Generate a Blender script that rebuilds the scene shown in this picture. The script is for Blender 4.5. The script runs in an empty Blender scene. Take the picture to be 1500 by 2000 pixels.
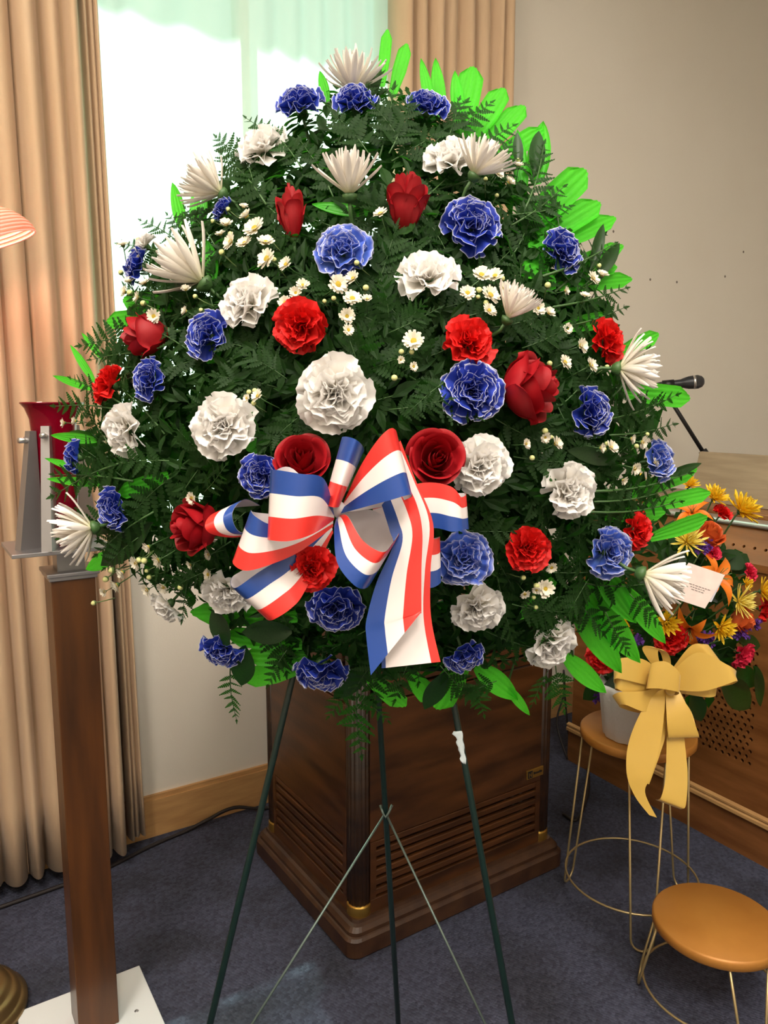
import bpy, math, random
from mathutils import Vector as V, Matrix as M

random.seed(7)
sc = bpy.context.scene
COL = sc.collection

# ------------------------------------------------------------------ camera, world, lights, exposure
PITCH = math.radians(8.0)
CZ = 1.40
F = V((0, math.cos(PITCH), -math.sin(PITCH)))
U = V((0, math.sin(PITCH), math.cos(PITCH)))
R = V((1, 0, 0))
C = V((0, 0, CZ))
cam_d = bpy.data.cameras.new('camera')
cam_d.sensor_fit = 'VERTICAL'
cam_d.sensor_height = 36.0
cam_d.lens = 27.0
cam_d.clip_start = 0.02
cam = bpy.data.objects.new('camera', cam_d)
cam.location = C
cam.rotation_euler = (math.radians(90) - PITCH, 0, 0)
COL.objects.link(cam)
sc.camera = cam

sc.view_settings.view_transform = 'Standard'
sc.view_settings.look = 'None'
sc.view_settings.gamma = 1.0
sc.view_settings.use_curve_mapping = False
sc.view_settings.exposure = -0.38
sc.cycles.max_bounces = 8
sc.cycles.diffuse_bounces = 3
sc.cycles.glossy_bounces = 3
sc.cycles.transmission_bounces = 6
sc.cycles.transparent_max_bounces = 8

world = bpy.data.worlds.new('overcast_sky')
sc.world = world
world.use_nodes = True
bg = world.node_tree.nodes['Background']
bg.inputs['Color'].default_value = (0.88, 0.97, 1.0, 1)
bg.inputs['Strength'].default_value = 1.7

# wall axes of the room (plan): D1 runs along the window wall, N1 points into the room
A1 = math.radians(57.6)
D1 = V((math.sin(A1), math.cos(A1), 0))
N1 = V((math.cos(A1), -math.sin(A1), 0))
P0 = V((-0.785, 2.335, 0))
UP = V((0, 0, 1))


def wl(t, off, z):
    return P0 + D1 * t + N1 * off + UP * z


def light(name, kind, loc, energy, color, target=None, **kw):
    d = bpy.data.lights.new(name, kind)
    d.energy = energy
    d.color = color
    for k, v in kw.items():
        setattr(d, k, v)
    o = bpy.data.objects.new(name, d)
    o.location = loc
    if target is not None:
        o.rotation_euler = (V(target) - V(loc)).to_track_quat('-Z', 'Y').to_euler()
    COL.objects.link(o)
    return o


sun_dir = (N1 * 0.62 + D1 * -0.12 + UP * -0.80).normalized()
light('sun_offscreen', 'SUN', (-2, 5, 6), 16.0, (1.0, 0.97, 0.92), V((-2, 5, 6)) + sun_dir, angle=0.02)
CEIL = 3.6
for ln_, lx, ly, le in (('side', 0.95, 0.35, 48), ('rear', 0.3, -1.1, 95), ('left', -0.95, -0.25, 98), ('right', 1.75, -0.6, 42)):
    light('ceiling_lamp_' + ln_ + '_offscreen', 'AREA', (lx, ly, CEIL - 0.06), le, (1.0, 0.92, 0.82), (lx, ly, 0), shape='RECTANGLE', size=0.6, size_y=1.2)


# ------------------------------------------------------------------ pixel -> world helpers (real depths)
def at(px, py, d):
    return C + d * (F + R * ((px - 750) / 1500) - U * ((py - 1000) / 1500))


def on_z(px, py, z=0.0):
    k = F + R * ((px - 750) / 1500) - U * ((py - 1000) / 1500)
    return C + k * ((z - CZ) / k.z)


def on_wall(px, py, off=0.0):
    k = F + R * ((px - 750) / 1500) - U * ((py - 1000) / 1500)
    q = P0 + N1 * off - C
    return C + k * (q.dot(N1) / k.dot(N1))


def wt(px, py, off=0.0):
    return (on_wall(px, py, off) - P0).dot(D1)


# ------------------------------------------------------------------ materials
def lin(r, g, b):
    f = lambda c: (c / 12.92 if c <= 0.04045 else ((c + 0.055) / 1.055) ** 2.4)
    return (f(r / 255), f(g / 255), f(b / 255), 1.0)


def mat(name, col, rough=0.6, metal=0.0, spec=0.5, noise=None, bump=None, trans=0.0, tcol=None, coat=0.0, sheen=0.0):
    """Principled material; noise=(scale, second colour, stretch) mixes a noise colour,
    bump=(scale, strength), trans = share of light passed through (leaf, cloth, petal)."""
    m = bpy.data.materials.new(name)
    m.use_nodes = True
    nt = m.node_tree
    p = nt.nodes['Principled BSDF']
    out = nt.nodes['Material Output']
    p.inputs['Base Color'].default_value = col
    p.inputs['Roughness'].default_value = rough
    p.inputs['Metallic'].default_value = metal
    p.inputs['Specular IOR Level'].default_value = spec
    if coat:
        p.inputs['Coat Weight'].default_value = coat
        p.inputs['Coat Roughness'].default_value = 0.15
    if sheen:
        p.inputs['Sheen Weight'].default_value = sheen
    tc = nt.nodes.new('ShaderNodeTexCoord')
    src = None
    if noise:
        scale, c2, stretch = noise
        mp = nt.nodes.new('ShaderNodeMapping')
        mp.inputs['Scale'].default_value = stretch
        nt.links.new(tc.outputs['Object'], mp.inputs['Vector'])
        nz = nt.nodes.new('ShaderNodeTexNoise')
        nz.inputs['Scale'].default_value = scale
        nz.inputs['Detail'].default_value = 5
        nt.links.new(mp.outputs['Vector'], nz.inputs['Vector'])
        rp = nt.nodes.new('ShaderNodeMapRange')
        rp.inputs['From Min'].default_value = 0.32
        rp.inputs['From Max'].default_value = 0.68
        nt.links.new(nz.outputs['Fac'], rp.inputs['Value'])
        mx = nt.nodes.new('ShaderNodeMixRGB')
        mx.inputs['Color1'].default_value = col
        mx.inputs['Color2'].default_value = c2
        nt.links.new(rp.outputs['Result'], mx.inputs['Fac'])
        nt.links.new(mx.outputs['Color'], p.inputs['Base Color'])
        src = mx.outputs['Color']
    if bump:
        nb = nt.nodes.new('ShaderNodeTexNoise')
        nb.inputs['Scale'].default_value = bump[0]
        nb.inputs['Detail'].default_value = 4
        nt.links.new(tc.outputs['Object'], nb.inputs['Vector'])
        bp = nt.nodes.new('ShaderNodeBump')
        bp.inputs['Strength'].default_value = bump[1]
        bp.inputs['Distance'].default_value = 0.01
        nt.links.new(nb.outputs['Fac'], bp.inputs['Height'])
        nt.links.new(bp.outputs['Normal'], p.inputs['Normal'])
    if trans:
        tr = nt.nodes.new('ShaderNodeBsdfTranslucent')
        tr.inputs['Color'].default_value = tcol or col
        if src is not None and tcol is None:
            nt.links.new(src, tr.inputs['Color'])
        ms = nt.nodes.new('ShaderNodeMixShader')
        ms.inputs['Fac'].default_value = trans
        nt.links.new(p.outputs['BSDF'], ms.inputs[1])
        nt.links.new(tr.outputs['BSDF'], ms.inputs[2])
        nt.links.new(ms.outputs['Shader'], out.inputs['Surface'])
    return m


def uv_ramp_material(name, stops, axis, rough=0.5, trans=0.0, interp='CONSTANT', wobble=0.0, sheen=0.0):
    """Colour by the UV map (print on a ribbon, dyed petal rim)."""
    m = bpy.data.materials.new(name)
    m.use_nodes = True
    nt = m.node_tree
    p = nt.nodes['Principled BSDF']
    p.inputs['Roughness'].default_value = rough
    if sheen:
        p.inputs['Sheen Weight'].default_value = sheen
    uv = nt.nodes.new('ShaderNodeUVMap')
    sp = nt.nodes.new('ShaderNodeSeparateXYZ')
    nt.links.new(uv.outputs['UV'], sp.inputs['Vector'])
    val = sp.outputs[axis]
    if wobble:
        nz = nt.nodes.new('ShaderNodeTexNoise')
        nz.inputs['Scale'].default_value = 3.5
        tc = nt.nodes.new('ShaderNodeTexCoord')
        oi = nt.nodes.new('ShaderNodeObjectInfo')
        ad0 = nt.nodes.new('ShaderNodeVectorMath')
        nt.links.new(uv.outputs['UV'], ad0.inputs[0])
        nt.links.new(oi.outputs['Location'], ad0.inputs[1])
        nt.links.new(ad0.outputs['Vector'], nz.inputs['Vector'])
        ma = nt.nodes.new('ShaderNodeMath')
        ma.operation = 'MULTIPLY_ADD'
        nt.links.new(nz.outputs['Fac'], ma.inputs[0])
        ma.inputs[1].default_value = wobble
        nt.links.new(val, ma.inputs[2])
        ms0 = nt.nodes.new('ShaderNodeMath')
        ms0.operation = 'SUBTRACT'
        nt.links.new(ma.outputs[0], ms0.inputs[0])
        ms0.inputs[1].default_value = wobble * 0.5
        val = ms0.outputs[0]
    cr = nt.nodes.new('ShaderNodeValToRGB')
    cr.color_ramp.interpolation = interp
    el = cr.color_ramp.elements
    while len(el) > 1:
        el.remove(el[-1])
    el[0].position, el[0].color = stops[0]
    for pos, c in stops[1:]:
        e = el.new(pos)
        e.color = c
    nt.links.new(val, cr.inputs['Fac'])
    nt.links.new(cr.outputs['Color'], p.inputs['Base Color'])
    if trans:
        tr = nt.nodes.new('ShaderNodeBsdfTranslucent')
        nt.links.new(cr.outputs['Color'], tr.inputs['Color'])
        mx = nt.nodes.new('ShaderNodeMixShader')
        mx.inputs['Fac'].default_value = trans
        nt.links.new(p.outputs['BSDF'], mx.inputs[1])
        nt.links.new(tr.outputs['BSDF'], mx.inputs[2])
        nt.links.new(mx.outputs['Shader'], nt.nodes['Material Output'].inputs['Surface'])
    return m


MT = {}
MT['wall'] = mat('wall_paint', lin(230, 223, 210), 0.75, noise=(1.5, lin(226, 218, 204), (1, 1, 1)), bump=(160, 0.05))
MT['ceiling'] = mat('ceiling_paint', lin(225, 218, 205), 0.9)
MT['base'] = mat('baseboard_wood', lin(196, 152, 98), 0.5, noise=(9, lin(176, 132, 84), (1, 1, 6)))
MT['drape'] = mat('drape_cloth', lin(220, 190, 156), 0.85, noise=(14, lin(212, 180, 144), (1, 1, 0.15)), bump=(320, 0.12), trans=0.16, sheen=0.2)
MT['walnut'] = mat('walnut_veneer', lin(88, 52, 24), 0.36, noise=(3.2, lin(48, 26, 9), (1.2, 1.2, 7)), bump=(60, 0.03))
MT['walnut_dark'] = mat('dark_walnut', lin(54, 33, 17), 0.38, noise=(8, lin(32, 18, 10), (1, 1, 5)))
MT['walnut_trim'] = mat('worn_walnut_trim', lin(74, 49, 31), 0.4, noise=(22, lin(52, 31, 20), (1, 1, 1)))
MT['slot'] = mat('black_print', lin(16, 11, 9), 0.9)
MT['organ'] = mat('organ_walnut', lin(142, 92, 50), 0.26, noise=(3.5, lin(108, 66, 33), (1, 1, 6)), bump=(70, 0.03))
MT['rack'] = mat('rack_grey_tan_wood', lin(156, 138, 112), 0.5, noise=(6, lin(138, 120, 96), (1, 1, 9)))  # music rack board in a greyer, paler tone than the organ case
MT['chrome'] = mat('brushed_chrome', lin(205, 203, 200), 0.28, metal=0.85)
MT['alu'] = mat('satin_aluminium', lin(166, 163, 164), 0.38, metal=0.85)
MT['plate'] = mat('white_steel', lin(226, 230, 232), 0.35)
MT['brass'] = mat('brass', lin(190, 150, 72), 0.32, metal=0.9)
MT['old_brass'] = mat('old_brass', lin(148, 122, 82), 0.36, metal=0.85)
MT['gold_wire'] = mat('gold_wire', lin(176, 156, 112), 0.35, metal=0.7)
MT['gold_top'] = mat('gold_painted_board', lin(190, 130, 58), 0.42, metal=0.25, noise=(7, lin(176, 116, 48), (1, 1, 1)))
MT['post'] = mat('mahogany_post', lin(98, 56, 16), 0.38, noise=(5, lin(62, 34, 7), (5, 5, 0.5)), coat=0.15)
MT['easel'] = mat('easel_green_enamel', lin(14, 38, 33), 0.35, spec=0.5)
MT['wire'] = mat('steel_wire', lin(92, 106, 100), 0.4, metal=0.5)
MT['tape'] = mat('torn_clear_tape', lin(196, 208, 212), 0.4)
MT['black'] = mat('black_plastic', lin(20, 20, 21), 0.45)
MT['mic_grip'] = mat('charcoal_metal', lin(52, 54, 58), 0.38, metal=0.4)
MT['mesh'] = mat('mic_grille', lin(74, 74, 76), 0.5, metal=0.6, bump=(900, 0.6))
MT['cable'] = mat('cable_rubber', lin(28, 20, 20), 0.6)
MT['pot'] = mat('papier_pot', lin(216, 214, 210), 0.8, bump=(70, 0.25))
MT['card'] = mat('card_paper', lin(240, 226, 218), 0.7, noise=(26, lin(244, 214, 206), (1, 1, 1)))
MT['ink'] = mat('grey_ink', lin(120, 106, 104), 0.8)
MT['dot'] = mat('wall_plug_grey', lin(120, 110, 100), 0.8)
# plants
MT['fern'] = mat('fern_green', lin(34, 63, 23), 0.55, spec=0.16, noise=(20, lin(22, 45, 16), (1, 1, 1)), trans=0.24, tcol=lin(70, 170, 40))
MT['fern_dark'] = MT['fern']
MT['fern_bright'] = MT['fern']
MT['palm'] = mat('palm_green', lin(88, 210, 50), 0.42, noise=(24, lin(70, 188, 42), (1, 1, 1)), trans=0.5, tcol=lin(112, 240, 60))
MT['ruscus'] = mat('broad_leaf_green', lin(34, 58, 26), 0.4, spec=0.35, noise=(26, lin(24, 44, 20), (1, 1, 1)), trans=0.15, tcol=lin(70, 170, 40))
MT['stem'] = mat('stem_green', lin(58, 92, 44), 0.5)
MT['stem_pale'] = mat('stem_pale_green', lin(96, 120, 66), 0.5)
MT['foam'] = mat('floral_foam', lin(22, 44, 24), 0.9, bump=(300, 0.3))
white_rim = lin(226, 228, 242)
MT['c_blue'] = uv_ramp_material('dyed_blue_petal', [(0.0, lin(66, 106, 196)), (0.45, lin(38, 66, 178)), (0.945, lin(34, 56, 168)), (0.975, lin(120, 132, 204)), (0.99, white_rim)], 1, 0.6, 0.2, 'LINEAR', 0.03)
MT['c_blue_light'] = uv_ramp_material('dyed_pale_blue_petal', [(0.0, lin(176, 200, 236)), (0.5, lin(104, 140, 216)), (0.9, lin(58, 90, 194)), (0.975, lin(140, 152, 214)), (0.99, white_rim)], 1, 0.6, 0.2, 'LINEAR', 0.10)
MT['c_white'] = uv_ramp_material('white_petal', [(0.0, lin(236, 226, 196)), (0.5, lin(244, 238, 228)), (1.0, lin(250, 248, 246))], 1, 0.65, 0.32, 'LINEAR')
MT['c_red'] = uv_ramp_material('scarlet_petal', [(0.0, lin(220, 22, 18)), (1.0, lin(220, 22, 18))], 1, 0.6, 0.2, 'LINEAR')
MT['c_pink'] = uv_ramp_material('hot_pink_petal', [(0.0, lin(224, 44, 80)), (1.0, lin(224, 44, 80))], 1, 0.6, 0.2, 'LINEAR')
MT['r_red'] = uv_ramp_material('crimson_rose_petal', [(0.0, lin(158, 4, 19)), (1.0, lin(158, 4, 19))], 1, 0.55, 0.08, 'LINEAR')
MT['r_orange'] = uv_ramp_material('orange_rose_petal', [(0.0, lin(220, 100, 44)), (1.0, lin(220, 100, 44))], 1, 0.5, 0.15, 'LINEAR')
MT['m_white'] = uv_ramp_material('white_mum_petal', [(0.0, lin(226, 222, 170)), (0.35, lin(240, 232, 216)), (1.0, lin(240, 234, 228))], 1, 0.6, 0.2, 'LINEAR')
MT['m_yellow'] = uv_ramp_material('yellow_mum_petal', [(0.0, lin(238, 170, 10)), (0.5, lin(248, 200, 20)), (1.0, lin(250, 214, 50))], 1, 0.6, 0.2, 'LINEAR')
MT['m_lemon'] = uv_ramp_material('lemon_mum_petal', [(0.0, lin(242, 200, 60)), (0.5, lin(248, 224, 90)), (1.0, lin(250, 236, 140))], 1, 0.6, 0.2, 'LINEAR')
MT['lily'] = uv_ramp_material('orange_lily_petal', [(0.0, lin(240, 128, 28)), (1.0, lin(240, 128, 28))], 1, 0.5, 0.2, 'LINEAR')
MT['disc'] = mat('aster_yellow_disc', lin(214, 184, 60), 0.8, bump=(900, 0.6))
MT['aster'] = mat('aster_petal', lin(238, 232, 214), 0.65, trans=0.2)
MT['bud'] = mat('aster_bud', lin(206, 208, 140), 0.6)
MT['purple'] = mat('statice_purple', lin(84, 38, 130), 0.7)
# ribbons
RB, RW, RR = lin(30, 66, 140), lin(226, 216, 214), lin(218, 48, 42)
MT['rib'] = uv_ramp_material('striped_ribbon_print', [(0.0, RB), (0.335, RW), (0.665, RR)], 0, 0.3)
MT['rib_edge'] = uv_ramp_material('striped_ribbon_tail_print', [(0.0, RB), (0.07, RW), (0.84, RR)], 0, 0.3)
MT['rib_back'] = mat('ribbon_back', lin(208, 202, 204), 0.45)
MT['satin'] = mat('yellow_satin', lin(238, 198, 98), 0.28, noise=(3, lin(230, 186, 84), (1, 1, 1)), sheen=0.3, trans=0.12)


# ------------------------------------------------------------------ mesh helpers
class MB:
    def __init__(s):
        s.v, s.f, s.m, s.uv = [], [], [], []

    def vert(s, p, uv=(0, 0)):
        s.v.append(tuple(p))
        s.uv.append(uv)
        return len(s.v) - 1

    def face(s, ids, mi=0):
        s.f.append(tuple(ids))
        s.m.append(mi)

    def quad(s, a, b, c, d, mi=0):
        i = [s.vert(p) for p in (a, b, c, d)]
        s.face(i, mi)

    def box(s, x0, x1, y0, y1, z0, z1, mi=0, T=None):
        T = T or (lambda p: p)
        P = [T(V((x, y, z))) for z in (z0, z1) for y in (y0, y1) for x in (x0, x1)]
        i = [s.vert(p) for p in P]
        for q in ((0, 2, 3, 1), (4, 5, 7, 6), (0, 1, 5, 4), (2, 6, 7, 3), (0, 4, 6, 2), (1, 3, 7, 5)):
            s.face([i[k] for k in q], mi)

    def grid(s, fn, nu, nv, mi=0, close_u=False):
        """fn(u, v) -> (point, uv), u,v in 0..1"""
        base = len(s.v)
        nuu = nu if close_u else nu + 1
        for j in range(nv + 1):
            for i in range(nuu):
                p, uv = fn(i / nu, j / nv)
                s.vert(p, uv)
        for j in range(nv):
            for i in range(nu):
                a = base + j * nuu + i
                b = base + j * nuu + (i + 1) % nuu
                s.face((a, b, b + nuu, a + nuu), mi)

    def tube(s, pts, rad, n=8, mi=0, caps=True):
        pts = [V(p) for p in pts]
        k = len(pts)
        rads = rad if isinstance(rad, (list, tuple)) else [rad] * k
        tang = [(pts[min(i + 1, k - 1)] - pts[max(i - 1, 0)]).normalized() for i in range(k)]
        ref = V((0, 0, 1)) if abs(tang[0].z) < 0.9 else V((1, 0, 0))
        x = tang[0].cross(ref).normalized()
        base = len(s.v)
        for i in range(k):
            x = (x - tang[i] * x.dot(tang[i])).normalized()
            y = tang[i].cross(x)
            for j in range(n):
                a = 2 * math.pi * j / n
                s.vert(pts[i] + (x * math.cos(a) + y * math.sin(a)) * rads[i])
        for i in range(k - 1):
            for j in range(n):
                a = base + i * n + j
                b = base + i * n + (j + 1) % n
                s.face((a, b, b + n, a + n), mi)
        if caps:
            s.face([base + j for j in range(n)][::-1], mi)
            s.face([base + (k - 1) * n + j for j in range(n)], mi)

    def lathe(s, prof, n=24, mi=0, T=None, mods=None):
        T = T or (lambda p: p)
        base = len(s.v)
        for (r, z) in prof:
            for j in range(n):
                a = 2 * math.pi * j / n
                rr = r * (mods(a, z) if mods else 1)
                s.vert(T(V((rr * math.cos(a), rr * math.sin(a), z))))
        for i in range(len(prof) - 1):
            for j in range(n):
                a = base + i * n + j
                b = base + i * n + (j + 1) % n
                s.face((a, b, b + n, a + n), mi)

    def mesh(s, name, mats, smooth=True):
        me = bpy.data.meshes.new(name)
        me.from_pydata(s.v, [], s.f)
        for mm in (mats if isinstance(mats, (list, tuple)) else [mats]):
            me.materials.append(mm)
        me.polygons.foreach_set('material_index', s.m)
        if smooth:
            me.polygons.foreach_set('use_smooth', [True] * len(s.f))
        ul = me.uv_layers.new(name='UVMap')
        li = [0] * len(me.loops)
        me.loops.foreach_get('vertex_index', li)
        flat = []
        for i in li:
            flat.extend(s.uv[i])
        ul.data.foreach_set('uv', flat)
        me.update()
        return me

    def build(s, name, mats, parent=None, smooth=True, T=None):
        return place(name, s.mesh(name, mats, smooth), parent, T)


def place(name, me, parent=None, T=None):
    o = bpy.data.objects.new(name, me)
    COL.objects.link(o)
    if parent is not None:
        o.parent = parent
    if T is not None:
        o.matrix_basis = T
    return o


def tag(o, label=None, cat=None, group=None, kind=None):
    if label:
        o['label'] = label
    if cat:
        o['category'] = cat
    if group:
        o['group'] = group
    if kind:
        o['kind'] = kind
    return o


def thing(name, label, cat, T=None, group=None):
    o = bpy.data.objects.new(name, None)
    o.empty_display_size = 0.02
    COL.objects.link(o)
    if T is not None:
        o.matrix_basis = T
    return tag(o, label, cat, group)


def frame(loc, zdir, ydir=None, scale=1.0):
    """matrix with local Z along zdir, local Y as near as possible to ydir"""
    z = V(zdir).normalized()
    y = V(ydir) if ydir is not None else (U if abs(z.dot(U)) < 0.9 else R)
    y = (y - z * y.dot(z))
    if y.length < 1e-4:
        y = z.orthogonal()
    y.normalize()
    x = y.cross(z)
    m = M((x, y, z)).transposed().to_4x4()
    m = M.Translation(V(loc)) @ m @ M.Scale(scale, 4)
    return m


def bevel(o, w, seg=2):
    b = o.modifiers.new('bevel', 'BEVEL')
    b.width = w
    b.segments = seg
    b.limit_method = 'ANGLE'
    return o


def struct(name, mb, m, smooth=False, parent=None):
    o = mb.build(name, m, parent, smooth)
    if parent is None:
        o['kind'] = 'structure'
    return o


# ------------------------------------------------------------------ the room
carpet = bpy.data.materials.new('carpet')
carpet.use_nodes = True
nt = carpet.node_tree
pb = nt.nodes['Principled BSDF']
pb.inputs['Roughness'].default_value = 0.95
pb.inputs['Specular IOR Level'].default_value = 0.15
tc = nt.nodes.new('ShaderNodeTexCoord')
mp = nt.nodes.new('ShaderNodeMapping')
mp.inputs['Rotation'].default_value = (0, 0, -A1)
nt.links.new(tc.outputs['Object'], mp.inputs['Vector'])
vo = nt.nodes.new('ShaderNodeTexVoronoi')
vo.inputs['Scale'].default_value = 130
vo.inputs['Randomness'].default_value = 0.55
nt.links.new(mp.outputs['Vector'], vo.inputs['Vector'])
rp = nt.nodes.new('ShaderNodeValToRGB')
rp.color_ramp.elements[0].position = 0.0
rp.color_ramp.elements[0].color = lin(78, 81, 99)
rp.color_ramp.elements[1].position = 1.0
rp.color_ramp.elements[1].color = lin(58, 60, 75)
fl = nt.nodes.new('ShaderNodeSeparateXYZ')
nt.links.new(vo.outputs['Color'], fl.inputs['Vector'])
nt.links.new(fl.outputs[0], rp.inputs['Fac'])
nz = nt.nodes.new('ShaderNodeTexNoise')
nz.inputs['Scale'].default_value = 4.5
nz.inputs['Detail'].default_value = 6
nt.links.new(tc.outputs['Object'], nz.inputs['Vector'])
st = nt.nodes.new('ShaderNodeValToRGB')
st.color_ramp.elements[0].position = 0.34
st.color_ramp.elements[0].color = (0.66, 0.64, 0.58, 1)
st.color_ramp.elements[1].position = 0.56
st.color_ramp.elements[1].color = (1, 1, 1, 1)
nt.links.new(nz.outputs['Fac'], st.inputs['Fac'])
mu = nt.nodes.new('ShaderNodeMixRGB')
mu.blend_type = 'MULTIPLY'
mu.inputs['Fac'].default_value = 1
nt.links.new(rp.outputs['Color'], mu.inputs['Color1'])
nt.links.new(st.outputs['Color'], mu.inputs['Color2'])
nt.links.new(mu.outputs['Color'], pb.inputs['Base Color'])
bp = nt.nodes.new('ShaderNodeBump')
bp.inputs['Strength'].default_value = 0.7
bp.inputs['Distance'].default_value = 0.004
bp.invert = True
nt.links.new(vo.outputs['Distance'], bp.inputs['Height'])
nt.links.new(bp.outputs['Normal'], pb.inputs['Normal'])

TL, TR = -1.75, 4.1           # ends of the window wall
DEPTH = 5.0                   # room depth behind it
WT = 0.16                     # wall thickness


def Tw(p):                    # (t, off, z) -> world
    return wl(p.x, p.y, p.z)


b = MB(); b.box(TL, TR, -WT, DEPTH, -0.1, 0.0, T=Tw)
struct('floor', b, carpet)
b = MB(); b.box(TL, TR, -WT, DEPTH, CEIL, CEIL + 0.1, T=Tw)
struct('ceiling', b, MT['ceiling'])
# window opening in the wall
W0 = wt(118, 300)
W1 = wt(800, 100)
WZ0, WZ1 = 1.0, 3.05
b = MB()
b.box(TL, W0, -WT, 0, 0, CEIL, T=Tw)
b.box(W1, TR, -WT, 0, 0, CEIL, T=Tw)
b.box(W0, W1, -WT, 0, 0, WZ0, T=Tw)
b.box(W0, W1, -WT, 0, WZ1, CEIL, T=Tw)
struct('wall_left', b, MT['wall'])
b = MB(); b.box(TR, TR + 0.1, -WT, DEPTH, 0, CEIL, T=Tw)
struct('wall_right', b, MT['wall'])
b = MB(); b.box(TL - 0.1, TL, -WT, DEPTH, 0, CEIL, T=Tw)
struct('wall_side', b, MT['wall'])
b = MB(); b.box(TL, TR, DEPTH, DEPTH + 0.1, 0, CEIL, T=Tw)
struct('wall_back', b, MT['wall'])
b = MB(); b.box(TL, TR, 0.0, 0.016, 0, 0.125, T=Tw); b.box(TL, TR, 0.0, 0.011, 0.125, 0.14, T=Tw)
struct('baseboard_left', b, MT['base'])

# window: frame, sill, two panes
glass = bpy.data.materials.new('tinted_pane')
glass.use_nodes = True
nt = glass.node_tree
nt.nodes.remove(nt.nodes['Principled BSDF'])
g1 = nt.nodes.new('ShaderNodeBsdfTransparent'); g1.inputs['Color'].default_value = (0.80, 0.97, 0.90, 1)
g2 = nt.nodes.new('ShaderNodeBsdfGlossy'); g2.inputs['Roughness'].default_value = 0.02
gm = nt.nodes.new('ShaderNodeMixShader'); gm.inputs['Fac'].default_value = 0.05
nt.links.new(g1.outputs[0], gm.inputs[1]); nt.links.new(g2.outputs[0], gm.inputs[2])
nt.links.new(gm.outputs[0], nt.nodes['Material Output'].inputs['Surface'])
wf = mat('window_frame_paint', lin(226, 222, 212), 0.5)
b = MB()
fw = 0.05
b.box(W0, W0 + fw, -WT, -0.06, WZ0, WZ1, T=Tw)
b.box(W1 - fw, W1, -WT, -0.06, WZ0, WZ1, T=Tw)
b.box(W0, W1, -WT, -0.06, WZ0, WZ0 + fw, T=Tw)
b.box(W0, W1, -WT, -0.06, WZ1 - fw, WZ1, T=Tw)
win = struct('window_1', b, wf)
wm = (W0 + W1) / 2
b = MB(); b.box(wm - 0.02, wm + 0.02, -0.13, -0.08, WZ0, WZ1, T=Tw); b.build('mullion', wf, win, False)
for x0, x1 in ((W0 + fw, wm - 0.02), (wm + 0.02, W1 - fw)):
    b = MB(); b.box(x0, x1, -0.108, -0.102, WZ0 + fw, WZ1 - fw, T=Tw); b.build('pane', glass, win, False)
b = MB(); b.box(W0 - 0.03, W1 + 0.03, -0.05, 0.03, WZ0 - 0.035, WZ0, T=Tw); b.build('sill', wf, win, False)
# eave of the building outside; its shade falls on the upper part of the sheer
EZ = 3.62
b = MB(); b.box(TL - 1, TR, -0.86, -WT, EZ, EZ + 0.2, T=Tw)
tag(b.build('roof_eave', mat('eave_paint', lin(150, 160, 150), 0.8), None, False), kind='structure')
b = MB(); b.box(TL - 6, TR + 8, -14, -WT - 0.02, -0.5, -0.35, T=Tw)
tag(b.build('ground', mat('lawn', lin(120, 140, 96), 0.9, noise=(3, lin(150, 150, 120), (1, 1, 1))), None, False), kind='structure')


# ------------------------------------------------------------------ curtains
def pleated(name, t0, t1, z0, z1, off, folds, amp, m, label, sharp=1.0, seed=1, parent=None, hemwave=0.0, flare=0.0, lean=0.0):
    rnd = random.Random(seed)
    # irregular fold widths
    ws = [rnd.uniform(0.7, 1.35) for _ in range(folds)]
    sm = sum(ws)
    edges = [0]
    for w in ws:
        edges.append(edges[-1] + w / sm)
    am = [rnd.uniform(0.65, 1.15) for _ in range(folds)]
    n = folds * 12

    def fn(u, v):
        k = 0
        while k < folds - 1 and u > edges[k + 1]:
            k += 1
        f = (u - edges[k]) / (edges[k + 1] - edges[k])
        bulge = (math.sin(math.pi * f) ** sharp) * am[k] * amp
        vz = z0 + (z1 - z0) * v
        sway = 0.006 * math.sin(3.1 * v + 5 * k)
        t = t0 + (t1 - t0) * u + sway * 0.6 + lean * (1 - v)
        bb = bulge * (1.0 + flare * (1 - v))
        return wl(t, off + bb + 0.004 * math.sin(9 * v + k * 2), vz + hemwave * math.sin(k * 2.1) * (1 - v)), (u, v)
    b = MB()
    b.grid(fn, n, 14)
    o = b.build(name, m, parent)
    so = o.modifiers.new('thick', 'SOLIDIFY'); so.thickness = 0.0015
    if label:
        tag(o, label, 'curtain')
    return o


DZ = 0.045
lt1 = wt(187, 5, 0.07)
lt0 = wt(139, 5, 0.07)
pleated('drape', TL + 0.08, lt0, DZ, 3.2, 0.05, 26, 0.085, MT['drape'], 'long peach pleated drape gathered left of the bright window', 0.42, 3, hemwave=0.006, flare=0.15, lean=0.03)
pleated('drape', lt0 + 0.006, lt1, DZ + 0.005, 3.2, 0.045, 3, 0.045, MT['drape'], 'narrow flat leading edge of beige drape hanging against the sheer', 0.5, 9, lean=0.035)
rt0, rt1 = wt(768, 100, 0.09), wt(1000, 100, 0.09)
pleated('drape', rt0, rt1, DZ, 3.2, 0.05, 8, 0.085, MT['drape'], 'tan pleated drape hanging between the window and the bare wall', 0.42, 5)
sheer = bpy.data.materials.new('sheer_voile')
sheer.use_nodes = True
nt = sheer.node_tree
nt.nodes.remove(nt.nodes['Principled BSDF'])
s1 = nt.nodes.new('ShaderNodeBsdfTranslucent'); s1.inputs['Color'].default_value = (0.93, 0.95, 0.92, 1)
s2 = nt.nodes.new('ShaderNodeBsdfDiffuse'); s2.inputs['Color'].default_value = (0.85, 0.86, 0.82, 1)
s3 = nt.nodes.new('ShaderNodeBsdfTransparent')
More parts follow.
